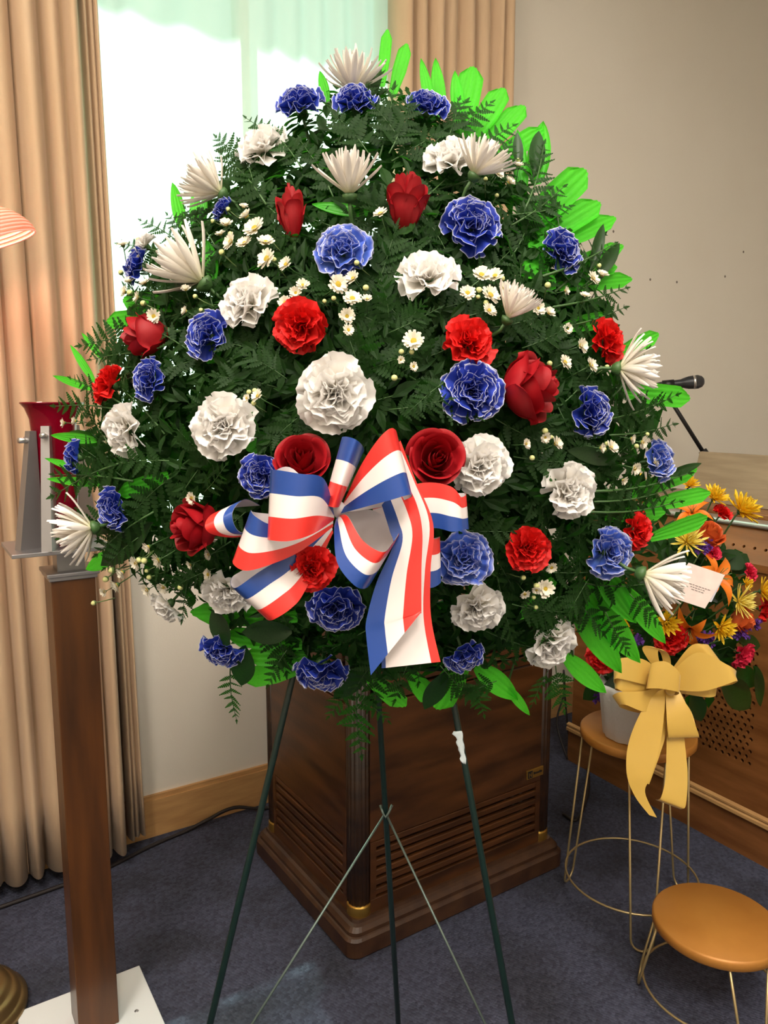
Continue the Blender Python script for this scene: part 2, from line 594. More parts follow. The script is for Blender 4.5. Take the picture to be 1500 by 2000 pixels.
m1 = nt.nodes.new('ShaderNodeMixShader'); m1.inputs['Fac'].default_value = 0.3
m2 = nt.nodes.new('ShaderNodeMixShader'); m2.inputs['Fac'].default_value = 0.16
nt.links.new(s1.outputs[0], m1.inputs[1]); nt.links.new(s2.outputs[0], m1.inputs[2])
nt.links.new(m1.outputs[0], m2.inputs[1]); nt.links.new(s3.outputs[0], m2.inputs[2])
nt.links.new(m2.outputs[0], nt.nodes['Material Output'].inputs['Surface'])


def sheer_fn(u, v):
    t = W0 - 0.06 + (W1 - W0 + 0.12) * u
    return wl(t, 0.02 + 0.012 * math.sin(u * 70 + math.sin(u * 9) * 3), 1.012 + 2.17 * v), (u, v)


b = MB(); b.grid(sheer_fn, 160, 4)
tag(b.build('sheer_curtain', sheer), 'white sheer curtain glowing with daylight across the window', 'curtain')
b = MB(); b.tube([wl(TL + 0.05, 0.085, 3.22), wl(rt1 + 0.12, 0.085, 3.22)], 0.014, 10)
tag(b.build('curtain_rod', MT['old_brass']), 'brass curtain rod carrying the drapes above the window', 'curtain rod')

# small plugs left in the wall
for i, (px, py) in enumerate(((1270, 546), (1322, 551), (1198, 452), (1416, 540), (1452, 492))):
    p = on_wall(px, py, 0.0)
    b = MB(); b.lathe([(0, 0.002), (0.0045, 0.0018), (0.006, 0.0)], 10)
    tag(b.build('screw_plug', MT['dot'], None, True, frame(p, N1, UP)), 'tiny grey screw plug left in the bare beige wall', 'plug', 'screw plugs in the bare wall')

# ------------------------------------------------------------------ speaker cabinet
a5 = math.radians(56.5)
E1 = V((math.sin(a5), math.cos(a5), 0))
E2 = V((-math.cos(a5), math.sin(a5), 0))
FC = on_z(686, 1884) 
TS = M((E1, E2, UP)).transposed().to_4x4()
TS = M.Translation(FC) @ TS
spk = thing('speaker_cabinet', 'dark walnut louvred organ speaker cabinet standing behind the flower easel', 'speaker', TS)
LX, LY, H = 0.764, 0.60, 0.84


def rrect(x0, x1, y0, y1, r, n=5):
    out = []
    for cx, cy, a0 in ((x1 - r, y1 - r, 0), (x0 + r, y1 - r, 90), (x0 + r, y0 + r, 180), (x1 - r, y0 + r, 270)):
        for i in range(n + 1):
            a = math.radians(a0 + 90 * i / n)
            out.append((cx + r * math.cos(a), cy + r * math.sin(a)))
    return out


def loft(mb, rings, cap=True, mi=0):
    base = len(mb.v)
    n = len(rings[0][0])
    for pts, z in rings:
        for x, y in pts:
            mb.vert((x, y, z))
    for k in range(len(rings) - 1):
        for j in range(n):
            a = base + k * n + j
            c = base + k * n + (j + 1) % n
            mb.face((a, c, c + n, a + n), mi)
    if cap:
        mb.face([base + (len(rings) - 1) * n + j for j in range(n)], mi)
        mb.face([base + j for j in range(n)][::-1], mi)


def rr_off(d, r=0.032):
    return rrect(d, LX - d, d, LY - d, max(r - d * 0.4, 0.008))


b = MB()
loft(b, [(rr_off(0.004), 0.0), (rr_off(0.0), 0.006), (rr_off(0.0), 0.048), (rr_off(0.006), 0.054), (rr_off(0.010), 0.056), (rr_off(0.010), 0.066),
         (rr_off(0.018), 0.076), (rr_off(0.026), 0.080), (rr_off(0.028), 0.088)])
b.build('base_moulding', MT['walnut_trim'], spk, False)
BI = 0.034
b = MB()
b.box(BI + 0.11, LX - BI - 0.11, BI + 0.11, LY - BI - 0.11, 0.085, H - 0.04)
b.build('inner_box', MT['walnut'], spk, False)
# panels above and below the louvres, slats between
Z0l, Z1l, NS = 0.125, 0.285, 6
PW = 0.05  # corner post width
for face in range(4):
    horiz = face in (0, 2)
    L = LX if horiz else LY
    def Tf(p, face=face):
        x, o_, z = p.x, p.y, p.z
        if face == 0:
            return V((x, BI + o_, z))
        if face == 1:
            return V((BI + o_, x, z))
        if face == 2:
            return V((x, LY - BI - o_, z))
        return V((LX - BI - o_, x, z))
    b = MB(); b.box(BI + PW - 0.004, L - BI - PW + 0.004, 0.001, 0.014, Z1l, H - 0.19, T=Tf)
    bevel(b.build('side_panel', MT['walnut'], spk, False), 0.002, 2)
    b = MB(); b.box(BI + PW - 0.004, L - BI - PW + 0.004, 0.001, 0.014, 0.086, Z0l, T=Tf)
    bevel(b.build('lower_rail', MT['walnut'], spk, False), 0.002, 2)
    pit = (Z1l - Z0l) / NS
    for k in range(NS):
        z = Z0l + pit * (k + 0.12)
        b = MB()
        x0, x1 = BI + PW + 0.012, L - BI - PW - 0.012
        hgt = pit * 0.80
        b.box(x0, x1, 0.002, 0.015, z + 0.004, z + hgt, T=Tf)
        bevel(b.build('slat', MT['walnut'], spk, False), 0.0025, 2)
    b = MB(); b.box(BI + PW - 0.004, BI + PW + 0.014, 0.001, 0.014, Z0l, Z1l, T=Tf); b.build('louvre_stile', MT['walnut'], spk, False)
    b = MB(); b.box(L - BI - PW - 0.014, L - BI - PW + 0.004, 0.001, 0.014, Z0l, Z1l, T=Tf); b.build('louvre_stile', MT['walnut'], spk, False)
    for k in range(4):
        z = H - 0.185 + 0.034 * k
        b = MB(); b.box(BI + PW + 0.012, L - BI - PW - 0.012, 0.002, 0.015, z, z + 0.024, T=Tf)
        bevel(b.build('slat', MT['walnut'], spk, False), 0.0025, 2)
# fluted corner posts and brass feet caps
for (cx, cy) in ((BI + 0.028, BI + 0.028), (LX - BI - 0.028, BI + 0.028), (BI + 0.028, LY - BI - 0.028), (LX - BI - 0.028, LY - BI - 0.028)):
    b = MB()
    def fl(a, z):
        return 1.0 + 0.035 * math.cos(a * 20)
    b.lathe([(0.0, 0.115), (0.026, 0.115), (0.030, 0.120), (0.030, H - 0.05), (0.0, H - 0.05)], 80, mods=lambda a, z: 1 + 0.045 * math.cos(a * 16), T=lambda p: p + V((cx, cy, 0)))
    b.build('corner_post', MT['walnut_dark'], spk)
    b = MB()
    b.lathe([(0.0, 0.084), (0.0315, 0.084), (0.0325, 0.088), (0.0325, 0.112), (0.031, 0.116), (0.0, 0.116)], 32, T=lambda p: p + V((cx, cy, 0)))
    b.build('brass_cap', MT['brass'], spk)
b = MB()
loft(b, [(rr_off(0.030), H - 0.05), (rr_off(0.016), H - 0.03), (rr_off(0.010), H - 0.026), (rr_off(0.008), H - 0.006), (rr_off(0.014), H)])
b.build('top_board', MT['walnut'], spk, False)
# nameplate low on the right end of the long face
b = MB(); b.box(0.625, 0.692, BI - 0.0025, BI + 0.002, 0.302, 0.330)
npl = bevel(b.build('nameplate', MT['brass'], spk, False), 0.0008, 1)
b = MB(); b.box(0.629, 0.647, BI - 0.0032, BI - 0.0022, 0.3055, 0.3265); b.build('emblem_field', MT['slot'], npl, False)
b = MB()
for x0, x1, z0, z1 in ((0.6325, 0.635, 0.309, 0.323), (0.641, 0.6435, 0.309, 0.323), (0.635, 0.641, 0.3145, 0.3175)):
    b.box(x0, x1, BI - 0.0038, BI - 0.0030, z0, z1)
b.build('emblem', MT['brass'], npl, False)
b = MB()
for k in range(6):
    x = 0.652 + k * 0.0058
    b.box(x, x + 0.0042, BI - 0.0034, BI - 0.0022, 0.3135, 0.3185 + (0.002 if k in (0, 4) else 0))
b.build('lettering', MT['slot'], npl, False)

# ------------------------------------------------------------------ organ
OA = math.radians(-31.1)
O1 = V((math.sin(OA), math.cos(OA), 0))       # away from the camera, along the organ back
O2 = V((math.cos(OA), -math.sin(OA), 0))      # depth, away to the right
OP = V((0.777, 2.80, 0))
TO = M.Translation(OP) @ M((-O1, O2, UP)).transposed().to_4x4()   # x toward the camera, y into the organ
org = thing('organ', 'brown walnut organ console with perforated back panel and music rack', 'organ', TO)
OL, OD = 1.45, 0.46
b = MB(); b.box(-0.10, OL, 0.004, OD, 0.0, 0.125); b.build('plinth', MT['organ'], org, False)
b = MB()
prof = [(0.0, 0.125), (-0.008, 0.128), (-0.008, 0.138), (-0.002, 0.143), (-0.006, 0.147), (-0.006, 0.153), (0.006, 0.158)]
for (y0, z0), (y1, z1) in zip(prof, prof[1:]):
    b.quad((-0.10, y0, z0), (OL, y0, z0), (OL, y1, z1), (-0.10, y1, z1))
b.build('plinth_moulding', MT['base'], org, False)
b = MB()
b.box(-0.09, OL - 0.01, 0.10, OD - 0.01, 0.125, 0.90)
b.box(-0.09, -0.07, 0.0121, 0.10, 0.125, 0.90)
b.box(OL - 0.03, OL - 0.01, 0.0121, 0.10, 0.125, 0.90)
b.build('case', MT['organ'], org, False)


def pierced_strip(b, x0, x1, v0, v1, xs, half, r, T, depth):
    # flat strip x0..x1 by v0..v1 with round openings at xs, each with its bore wall
    cur = x0
    vm = (v0 + v1) / 2
    for x in xs:
        if x - half > cur + 1e-6:
            b.quad(T(cur, v0, 0), T(x - half, v0, 0), T(x - half, v1, 0), T(cur, v1, 0))
        cur = x + half
        outer = [(half, 0), (half, v1 - vm), (0, v1 - vm), (-half, v1 - vm), (-half, 0), (-half, v0 - vm), (0, v0 - vm), (half, v0 - vm)]
        o_ = [b.vert(T(x + u, vm + w, 0)) for u, w in outer]
        c_ = [(x + r * math.cos(k * math.pi / 4), vm + r * math.sin(k * math.pi / 4)) for k in range(8)]
        f_ = [b.vert(T(u, w, 0)) for u, w in c_]
        k_ = [b.vert(T(u, w, depth)) for u, w in c_]
        for k in range(8):
            n = (k + 1) % 8
            b.face((o_[k], o_[n], f_[n], f_[k]))
            b.face((f_[k], f_[n], k_[n], k_[k]))
    b.quad(T(cur, v0, 0), T(x1, v0, 0), T(x1, v1, 0), T(cur, v1, 0))


# back panel with a lattice of real openings into the hollow case
b = MB()
Tp = lambda x, z, d: V((x, 0.012 + d, z))
GZ, GP, GN = 0.29025, 0.0195, 20
PX0, PX1 = -0.09, OL - 0.01
b.quad(Tp(PX0, 0.125, 0), Tp(PX1, 0.125, 0), Tp(PX1, GZ, 0), Tp(PX0, GZ, 0))
for j in range(GN):
    xs = [0.26 + i * 0.0235 + (0.01175 if j % 2 else 0) for i in range(18)]
    z = 0.30 + j * GP
    xs = [x for x in xs if 0.28 + max(0, 0.42 - z) * 0.9 < x < 0.66]
    pierced_strip(b, PX0, PX1, GZ + j * GP, GZ + (j + 1) * GP, xs, 0.01175, 0.0062, Tp, 0.008)
b.quad(Tp(PX0, GZ + GN * GP, 0), Tp(PX1, GZ + GN * GP, 0), Tp(PX1, 0.90, 0), Tp(PX0, 0.90, 0))
b.build('perforated_panel', MT['organ'], org, False)
# sloping back: hollow, with a row of real air holes and a real slot in front of the lid
b = MB()
q = [(0.07, 1.025), (0.132, 1.025), (0.132, 0.94), (0.153, 0.94), (0.153, 1.025), (OD, 1.025), (OD, 0.902), (0.006, 0.902), (0.006, 0.925)]
i0 = [b.vert((-0.10, y, z)) for y, z in q]; i1 = [b.vert((OL, y, z)) for y, z in q]
for k in range(8):
    b.face((i0[k], i1[k], i1[k + 1], i0[k + 1]))
b.face(i0[::-1]); b.face(i1)
sd = V((0, 0.064, 0.10)); sL = sd.length; sd.normalize()
sn = V((0, 0.10, -0.064)).normalized()
Tsl = lambda x, w, d: V((x, 0.006, 0.925)) + sd * w + sn * d
hx = [0.40 + k * 0.036 for k in range(26)]
b.quad(Tsl(-0.10, 0, 0), Tsl(OL, 0, 0), Tsl(OL, 0.041, 0), Tsl(-0.10, 0.041, 0))
pierced_strip(b, -0.10, OL, 0.041, 0.059, hx, 0.009, 0.0052, Tsl, 0.008)
b.quad(Tsl(-0.10, 0.059, 0), Tsl(OL, 0.059, 0), Tsl(OL, sL, 0), Tsl(-0.10, sL, 0))
b.build('sloped_back', MT['organ'], org, False)
b = MB(); b.box(-0.11, OL, 0.055, 0.13, 1.024, 1.041); bevel(b.build('chrome_rail', MT['chrome'], org, False), 0.006)
b = MB(); b.box(-0.10, OL, 0.155, OD + 0.1, 1.022, 1.055); bevel(b.build('lid', MT['organ'], org, False), 0.004)
b = MB()
b.box(0.20, OL - 0.1, -0.008, 0.008, 0.0, 0.175, T=lambda p: V((p.x, 0.27 + p.z * 0.25 + p.y, 1.055 + p.z)))
bevel(b.build('music_rack', MT['rack'], org, False), 0.004)
# ------------------------------------------------------------------ microphone on a boom stand behind the organ
md = 3.10
mc = at(1384, 905, md)
mic = thing('microphone_stand', 'black boom microphone stand rising behind the organ', 'stand', M.Translation(V((mc.x, mc.y, 0))))
Li = M.Translation(V((-mc.x, -mc.y, 0)))
b = MB(); b.tube([V((mc.x, mc.y, 0.02)), V((mc.x, mc.y, mc.z - 0.2))], 0.011, 10); b.tube([V((mc.x, mc.y, mc.z - 0.22)), mc], 0.008, 10)
b.tube([V((mc.x, mc.y, mc.z - 0.11)), V((mc.x, mc.y, mc.z - 0.06))], 0.012, 10)
b.build('pole', MT['black'], mic, True, Li)
b = MB(); b.lathe([(0, 0.035), (0.03, 0.03), (0.10, 0.012), (0.105, 0.0), (0, 0)], 28); b.build('base', MT['black'], mic)
b = MB()
up = at(1316, 792, md + 0.02)
b.tube([at(1374, 884, md) , up, at(1290, 755, md + 0.03)], 0.0085, 10)
b.build('boom', MT['black'], mic, True, Li)
b = MB()
b.tube([at(1372, 880, md), at(1381, 893, md)], 0.017, 12)
b.tube([at(1378, 886, md - 0.005), at(1386, 905, md)], [0.012, 0.022], 12)
b.tube([at(1386, 905, md), at(1378, 918, md)], [0.022, 0.016], 12)
b.tube([at(1386, 905, md - 0.03), at(1386, 905, md + 0.03)], 0.02, 12)
b.tube([at(1389, 900, md), at(1394, 915, md)], [0.010, 0.008], 8)
b.build('clutch', MT['black'], mic, True, Li)
mh = at(1360, 746, md)
ma_ = (at(1360, 746, md) - at(1296, 752, md + 0.03)).normalized()
mi = thing('microphone', 'dark grey handheld microphone clipped to the boom stand', 'microphone', frame(mh, ma_))
b = MB(); b.lathe([(0, 0.031), (0.012, 0.029), (0.022, 0.021), (0.0275, 0.006), (0.0275, -0.003)], 24); b.build('grille', MT['mesh'], mi)
b = MB(); b.lathe([(0.0275, -0.003), (0.0285, -0.004), (0.0285, -0.010), (0.027, -0.012)], 24); b.build('collar_ring', MT['chrome'], mi)
b = MB(); b.lathe([(0.027, -0.012), (0.0255, -0.03), (0.0185, -0.055), (0.0165, -0.06), (0.0135, -0.14), (0.012, -0.15), (0, -0.15)], 24); b.build('handle', MT['mic_grip'], mi)
b = MB(); b.tube([V((0, 0, -0.085)), V((0, 0, -0.13))], 0.019, 12); b.build('clip', MT['black'], mi)


# ------------------------------------------------------------------ candle stand (post, tray, red glass)
pc = on_z(186, 1988, 0.012)
TPp = M.Translation(V((pc.x, pc.y, 0))) @ M((D1, -N1, UP)).transposed().to_4x4()   # x along the window wall, y away from the viewer
ps = thing('candle_stand', 'square mahogany post stand with white steel foot and aluminium tray', 'stand', TPp)
b = MB(); b.box(-0.15, 0.13, -0.18, 0.115, 0.0, 0.012)
fp = bevel(b.build('foot_plate', MT['plate'], ps, False), 0.002)
b = MB(); b.lathe([(0.0, 0.0135), (0.004, 0.013), (0.005, 0.012)], 10, T=lambda p: p + V((0.085, -0.03, 0))); b.build('screw_head', MT['alu'], fp)
PWd = 0.043
b = MB(); b.box(-PWd, PWd, -PWd, PWd, 0.012, 1.052); bevel(b.build('post', MT['post'], ps, False), 0.002)
b = MB(); b.box(-0.051, 0.051, -0.051, 0.051, 1.052, 1.060); b.box(-0.047, 0.047, -0.047, 0.047, 1.044, 1.053)
bevel(b.build('post_cap', MT['alu'], ps, False), 0.0015)
b = MB(); b.box(-0.027, 0.027, -0.027, 0.027, 1.060, 1.104); b.build('neck', MT['alu'], ps, False)
b = MB(); b.box(-0.115, 0.075, -0.075, 0.095, 1.104, 1.112)
bevel(b.build('tray', MT['alu'], ps, False), 0.001)
GX, GY = -0.012, 0.012
for ang in (205, 245, 30, 120):
    a = math.radians(ang)
    ca, sa = math.cos(a), math.sin(a)
    def Tb(p, ca=ca, sa=sa):
        r = p.x
        return V((GX + r * ca - p.y * sa, GY + r * sa + p.y * ca, p.z))
    b = MB()
    z1 = 1.357 if ang in (245, 30) else 1.347
    i = []
    for yy in (-0.010, 0.010):
        for (r, z) in ((0.044, 1.112), (0.095, 1.112), (0.058, z1), (0.044, z1)):
            i.append(b.vert(Tb(V((r, yy * (1.0 if z < 1.2 else 0.8), z)))))
    for qd in ((0, 1, 2, 3), (7, 6, 5, 4), (0, 4, 5, 1), (1, 5, 6, 2), (2, 6, 7, 3), (3, 7, 4, 0)):
        b.face([i[k] for k in qd])
    br = b.build('bracket', MT['alu'], ps, False)
    b = MB(); b.tube([Tb(V((0.056, 0, z1 - 0.018))), Tb(V((0.078, 0, z1 - 0.018)))], 0.006, 10); b.build('thumb_screw', MT['chrome'], br)
red_glass = bpy.data.materials.new('ruby_glass')
red_glass.use_nodes = True
p_ = red_glass.node_tree.nodes['Principled BSDF']
p_.inputs['Base Color'].default_value = (0.32, 0.002, 0.022, 1)
p_.inputs['Roughness'].default_value = 0.08
p_.inputs['Transmission Weight'].default_value = 0.55
p_.inputs['IOR'].default_value = 1.3
cg = thing('candle_glass', 'tall ruby red glass candle holder held between aluminium brackets', 'candle holder', TPp @ M.Translation(V((GX, GY, 1.112))))
b = MB()
b.lathe([(0, 0.0), (0.034, 0.0), (0.038, 0.006), (0.041, 0.10), (0.042, 0.22), (0.045, 0.258), (0.053, 0.280), (0.060, 0.288), (0.0615, 0.290),
         (0.060, 0.292), (0.051, 0.283), (0.042, 0.258), (0.039, 0.22), (0.038, 0.10), (0.035, 0.012), (0, 0.010)], 40)
b.build('glass_body', red_glass, cg)
b = MB(); b.lathe([(0, 0.012), (0.033, 0.012), (0.036, 0.10), (0.036, 0.15), (0.03, 0.146), (0, 0.147)], 32)
b.build('candle', mat('red_wax', lin(110, 6, 26), 0.5), cg)

# ------------------------------------------------------------------ floor lamp at the edge of view
lb = on_z(-75, 1990, 0.0)
lamp = thing('floor_lamp', 'brass floor lamp with glowing ribbed pink glass shade by the drape', 'lamp', M.Translation(V((lb.x, lb.y, 0))))
b = MB(); b.lathe([(0, 0.0), (0.135, 0.0), (0.14, 0.008), (0.14, 0.022), (0.128, 0.030), (0.124, 0.032), (0.122, 0.046), (0.110, 0.052), (0.105, 0.053),
                   (0.102, 0.064), (0.085, 0.070), (0.04, 0.076), (0.028, 0.09), (0.018, 0.10), (0.012, 0.12), (0, 0.12)], 48)
b.build('base', MT['old_brass'], lamp)
ltop = at(-45, 392, 1.72) - V((lb.x, lb.y, 0))
b = MB()
b.tube([V((0, 0, 0.1)), V((0, 0, 1.2)), V((0, 0, ltop.z - 0.05)), V((0.01, 0.0, ltop.z)), V((ltop.x * 0.5, ltop.y * 0.5, ltop.z + 0.05)), V((ltop.x, ltop.y, ltop.z + 0.03))], 0.010, 12)
b.build('pole', MT['old_brass'], lamp)
sh_m = bpy.data.materials.new('frosted_pink_glass')
sh_m.use_nodes = True
nt = sh_m.node_tree
p_ = nt.nodes['Principled BSDF']
p_.inputs['Base Color'].default_value = lin(250, 190, 170)
p_.inputs['Roughness'].default_value = 0.25
tr_ = nt.nodes.new('ShaderNodeBsdfTranslucent'); tr_.inputs['Color'].default_value = (1.0, 0.42, 0.28, 1)
mx_ = nt.nodes.new('ShaderNodeMixShader'); mx_.inputs['Fac'].default_value = 0.7
nt.links.new(p_.outputs[0], mx_.inputs[1]); nt.links.new(tr_.outputs[0], mx_.inputs[2])
nt.links.new(mx_.outputs[0], nt.nodes['Material Output'].inputs['Surface'])
sax = V((0.30, 0.16, -0.92)).normalized()
TSh = frame(ltop + V((0.0, 0, 0.0)), -sax)
b = MB()
pr = []
for k in range(19):
    f = k / 18
    z = -0.02 - 0.075 * f
    r = 0.026 + 0.062 * math.sin(f * math.pi / 2) ** 0.8
    r += 0.0016 * math.cos(k * math.pi)
    pr.append((r, z))
for k in range(18):
    b.lathe(pr[k:k + 2], 48, mi=k % 2)
rib_m = mat('white_glass_rib', lin(250, 238, 232), 0.25, trans=0.6, tcol=(1.0, 0.80, 0.72, 1))
shade = b.build('lamp_shade', [sh_m, rib_m], lamp, True, TSh)
so = shade.modifiers.new('thick', 'SOLIDIFY'); so.thickness = 0.003
b = MB(); b.lathe([(0, 0.03), (0.02, 0.028), (0.03, 0.0), (0.032, -0.022), (0.026, -0.026)], 24); b.build('shade_cap', MT['chrome'], lamp, True, TSh)
bm_ = bpy.data.materials.new('lit_bulb'); bm_.use_nodes = True
e_ = bm_.node_tree.nodes['Principled BSDF']; e_.inputs['Emission Color'].default_value = (1, 0.50, 0.38, 1); e_.inputs['Emission Strength'].default_value = 240
b = MB(); b.lathe([(0, -0.075), (0.014, -0.070), (0.020, -0.058), (0.016, -0.042), (0.010, -0.032), (0.010, -0.02)], 20); b.build('bulb', bm_, lamp, True, TSh)


# ------------------------------------------------------------------ hairpin stools
def stool(name, cx, cy, R_, zt, leg_r, a0, label):
    T = M.Translation(V((cx, cy, 0)))
    st_ = thing(name, label, 'stool', T, None)
    b = MB(); b.lathe([(0, zt - 0.026), (R_ - 0.004, zt - 0.026), (R_, zt - 0.022), (R_, zt - 0.005), (R_ - 0.005, zt), (0, zt)], 64)
    b.build('seat', MT['gold_top'], st_)
    for k in range(3):
        a = a0 + k * 2 * math.pi / 3
        e = V((math.cos(a), math.sin(a), 0)); s_ = V((-e.y, e.x, 0))
        hw = 0.036
        pts = []
        rt = min(R_ * 0.90, leg_r)
        n = 8
        top = zt - 0.026
        pts.append(e * rt + s_ * hw * 1.25 + UP * top)
        for i in range(n + 1):
            t = math.pi * i / n
            pts.append(e * (leg_r + 0.004 * math.sin(t)) + s_ * (hw * 0.8 * math.cos(t)) + UP * (0.034 - 0.030 * math.sin(t)))
        pts.append(e * rt - s_ * hw * 1.25 + UP * top)
        b = MB(); b.tube(pts, 0.0032, 8); b.build('leg', MT['gold_wire'], st_)
    zr = 0.10 if zt > 0.3 else 0.04
    rr = leg_r - 0.004
    b = MB()
    ring = [V((rr * math.cos(2 * math.pi * i / 48), rr * math.sin(2 * math.pi * i / 48), zr)) for i in range(49)]
    b.tube(ring, 0.003, 8, caps=False); b.build('ring', MT['gold_wire'], st_)
    return st_


SC = V((0.690, 1.985))
stool('plant_stool', SC.x, SC.y, 0.152, 0.525, 0.182, math.radians(262), 'tall gold hairpin stool under the mixed basket flowers')
S2 = V((0.775, 1.64))
stool('plant_stool', S2.x, S2.y, 0.142, 0.212, 0.160, math.radians(278), 'low empty gold round hairpin stool on the carpet')


# ------------------------------------------------------------------ cables
def cable(pts, r, label):
    sm = []
    for i in range(len(pts) - 1):
        p0, p1, p2, p3 = pts[max(i - 1, 0)], pts[i], pts[i + 1], pts[min(i + 2, len(pts) - 1)]
        for k in range(6):
            t = k / 6
            sm.append(0.5 * ((2 * p1) + (p2 - p0) * t + (2 * p0 - 5 * p1 + 4 * p2 - p3) * t * t + (3 * p1 - p0 - 3 * p2 + p3) * t ** 3))
    sm.append(pts[-1])
    b = MB(); b.tube(sm, r, 8)
    return tag(b.build('power_cable', MT['cable'], None), label, 'cable')


cable([wl(-0.6, 0.16, 0.006), wl(-0.2, 0.13, 0.006), wl(0.0, 0.075, 0.006), wl(0.12, 0.05, 0.006), wl(0.2, 0.045, 0.02), wl(0.3, 0.035, 0.03), wl(0.42, 0.06, 0.006), wl(0.7, 0.1, 0.006), wl(1.2, 0.12, 0.006)], 0.006, 'black cable lying along the baseboard below the window')
cable([on_z(1145, 1480, 0.006) + V((0, 0, 0)), on_z(1150, 1540, 0.006), on_z(1128, 1600, 0.006), on_z(1100, 1590, 0.006)], 0.005, 'thin black cable trailing from the corner of the speaker cabinet')
b0 = on_z(1112, 1490, 0.01)
cable([b0 + V((0, 0.03, 0)), b0 + V((-.03, .1, .12)), b0 + V((0.0, .12, .24)), b0 + V((-.01, .1, .34)), b0 + V((.01, .16, .24)), b0 + V((0.02, .1, .06)), b0 + V((0.03, .02, .0))], 0.004, 'tangled grey cable hanging between the speaker cabinet and organ')

# ------------------------------------------------------------------ wire easel
FA = at(570, 1330, 1.17); FB = at(410, 2000, 1.14)
GA = at(880, 1340, 1.17); GB = at(1000, 2000, 1.14)
HA = at(738, 1340, 1.20); HB = at(778, 2000, 1.43)


def ext(a, c, z):
    k = (z - a.z) / (c.z - a.z)
    return a + (c - a) * k


easel = thing('flower_easel', 'dark green wire easel holding up the patriotic flower spray', 'easel')
head = at(742, 560, 1.235)
for (a, c) in ((FA, FB), (GA, GB)):
    b = MB(); foot = ext(a, c, 0.004)
    b.tube([head + (a - head).normalized() * 0.03, a, foot], 0.0052, 10); b.build('leg', MT['easel'], easel)
b = MB(); hf = ext(HA, HB, 0.004)
b.tube([head + V((0, 0.02, 0)), HA, hf], 0.005, 10); b.build('leg', MT['easel'], easel)
k = (at(742, 1580, 1).z - 0)
fork = ext(HA, HB, HA.z + (HB.z - HA.z) * 0.335)


def along(a, c, z):
    return ext(a, c, z)


b = MB(); b.tube([fork, along(FA, FB, 0.34)], 0.0019, 8); b.build('brace', MT['wire'], easel)
b = MB(); b.tube([fork, along(GA, GB, 0.36)], 0.0019, 8); b.build('brace', MT['wire'], easel)
b = MB()
b.tube([fork + V((-0.009, 0, 0.014)), fork + V((-0.004, -0.007, 0.003)), fork + V((0, -0.008, -0.004)), fork + V((0.005, -0.007, 0.004)), fork + V((0.011, 0, 0.014))], 0.0022, 8)
b.build('hook', MT['wire'], easel)
b = MB(); b.tube([along(FA, FB, 1.0), along(GA, GB, 1.0)], 0.004, 8); b.build('crossbar', MT['easel'], easel)
# torn tape on the right leg
ta, tb2 = ext(GA, GB, at(884, 1428, 1.16).z), ext(GA, GB, at(905, 1490, 1.16).z)
b = MB()
def tape_fn(u, v):
    p = ta.lerp(tb2, v)
    w = (0.012 - 0.006 * v + 0.002 * math.sin(v * 17)) * (1 if u > 0.5 else 1.1 + 0.3 * math.sin(v * 23))
    return p + R * (-0.6 * w + u * w) + V((0, -0.0062 - 0.001 * math.sin(u * 6 + v * 9), 0)), (u, v)
b.grid(tape_fn, 4, 12)
o = b.build('tape', MT['tape'], easel)
o['label'] = 'torn pale strip of tape'
so = o.modifiers.new('thick', 'SOLIDIFY'); so.thickness = 0.0004

# ------------------------------------------------------------------ petal and leaf meshes (shared by all copies)
def carnation_petal(seed):
    r = random.Random(seed)
    ph, k1, k2 = r.uniform(0, 6), r.uniform(3.5, 5.5), r.uniform(8, 11)
    a = r.uniform(0.62, 0.82)
    b = MB()

    def fn(u, v):
        s = u * 2 - 1
        t = v
        ruf = 0.15 * t * t * math.sin(k1 * s + ph) + 0.06 * t ** 3 * math.sin(k2 * s + 2 * ph)
        ser = (0.016 if round(u * 14) % 2 else -0.012) * (t ** 8)
        ln = t * (1.0 - 0.13 * s * s + ser)
        w = math.sin(a * s) * (0.18 + 0.82 * t ** 0.8)
        return V((w * ln if t > 0 else 0.06 * s, math.cos(a * s * 0.9) * ln, ruf + 0.16 * t * t - 0.25 * max(0, t - 0.75) ** 1.2)), (u, v)
    b.grid(fn, 14, 7)
    return b


def narrow_petal(seed, w=0.055, curl=0.12, hook=0.0, tip=0.6):
    r = random.Random(seed)
    cx = r.uniform(-0.06, 0.06)
    b = MB()

    def fn(u, v):
        s = u * 2 - 1
        t = v
        ww = w * (0.45 + 0.55 * min(1, t * 2.2)) * (1 if t < tip else math.sqrt(max(0.02, 1 - ((t - tip) / (1 - tip)) ** 2)))
        z = curl * t * t + hook * max(0, t - 0.7) ** 2 * 6 + 0.6 * w * s * s
        return V((ww * s + cx * t * t, t * (1 - 0.15 * abs(hook)), z)), (u, v)
    b.grid(fn, 2, 7)
    return b


def rose_petal(r0, half, h, lip, seed, belly=1.0):
    rr = random.Random(seed)
    ph = rr.uniform(0, 6)
    b = MB()

    def fn(u, v):
        s = u * 2 - 1
        t = v
        prof = 0.30 + 0.70 * math.sin(min(1, t * 1.35 * belly) * math.pi / 2)
        rad = r0 * prof * (1 - 0.10 * t * (1 if lip < 0.1 else 0)) + lip * max(0, t - 0.72) ** 1.5 * 6.5
        top = h * (1 - 0.16 * s * s - 0.20 * s ** 4) + 0.02 * math.sin(4 * s + ph)
        z = top * t - lip * max(0, t - 0.82) ** 2 * 9
        a = half * s * (0.72 + 0.28 * math.sin(t * math.pi * 0.75))
        return V((rad * math.sin(a), rad * math.cos(a) - 0, z)), (u, v)
    b.grid(fn, 12, 9)
    return b


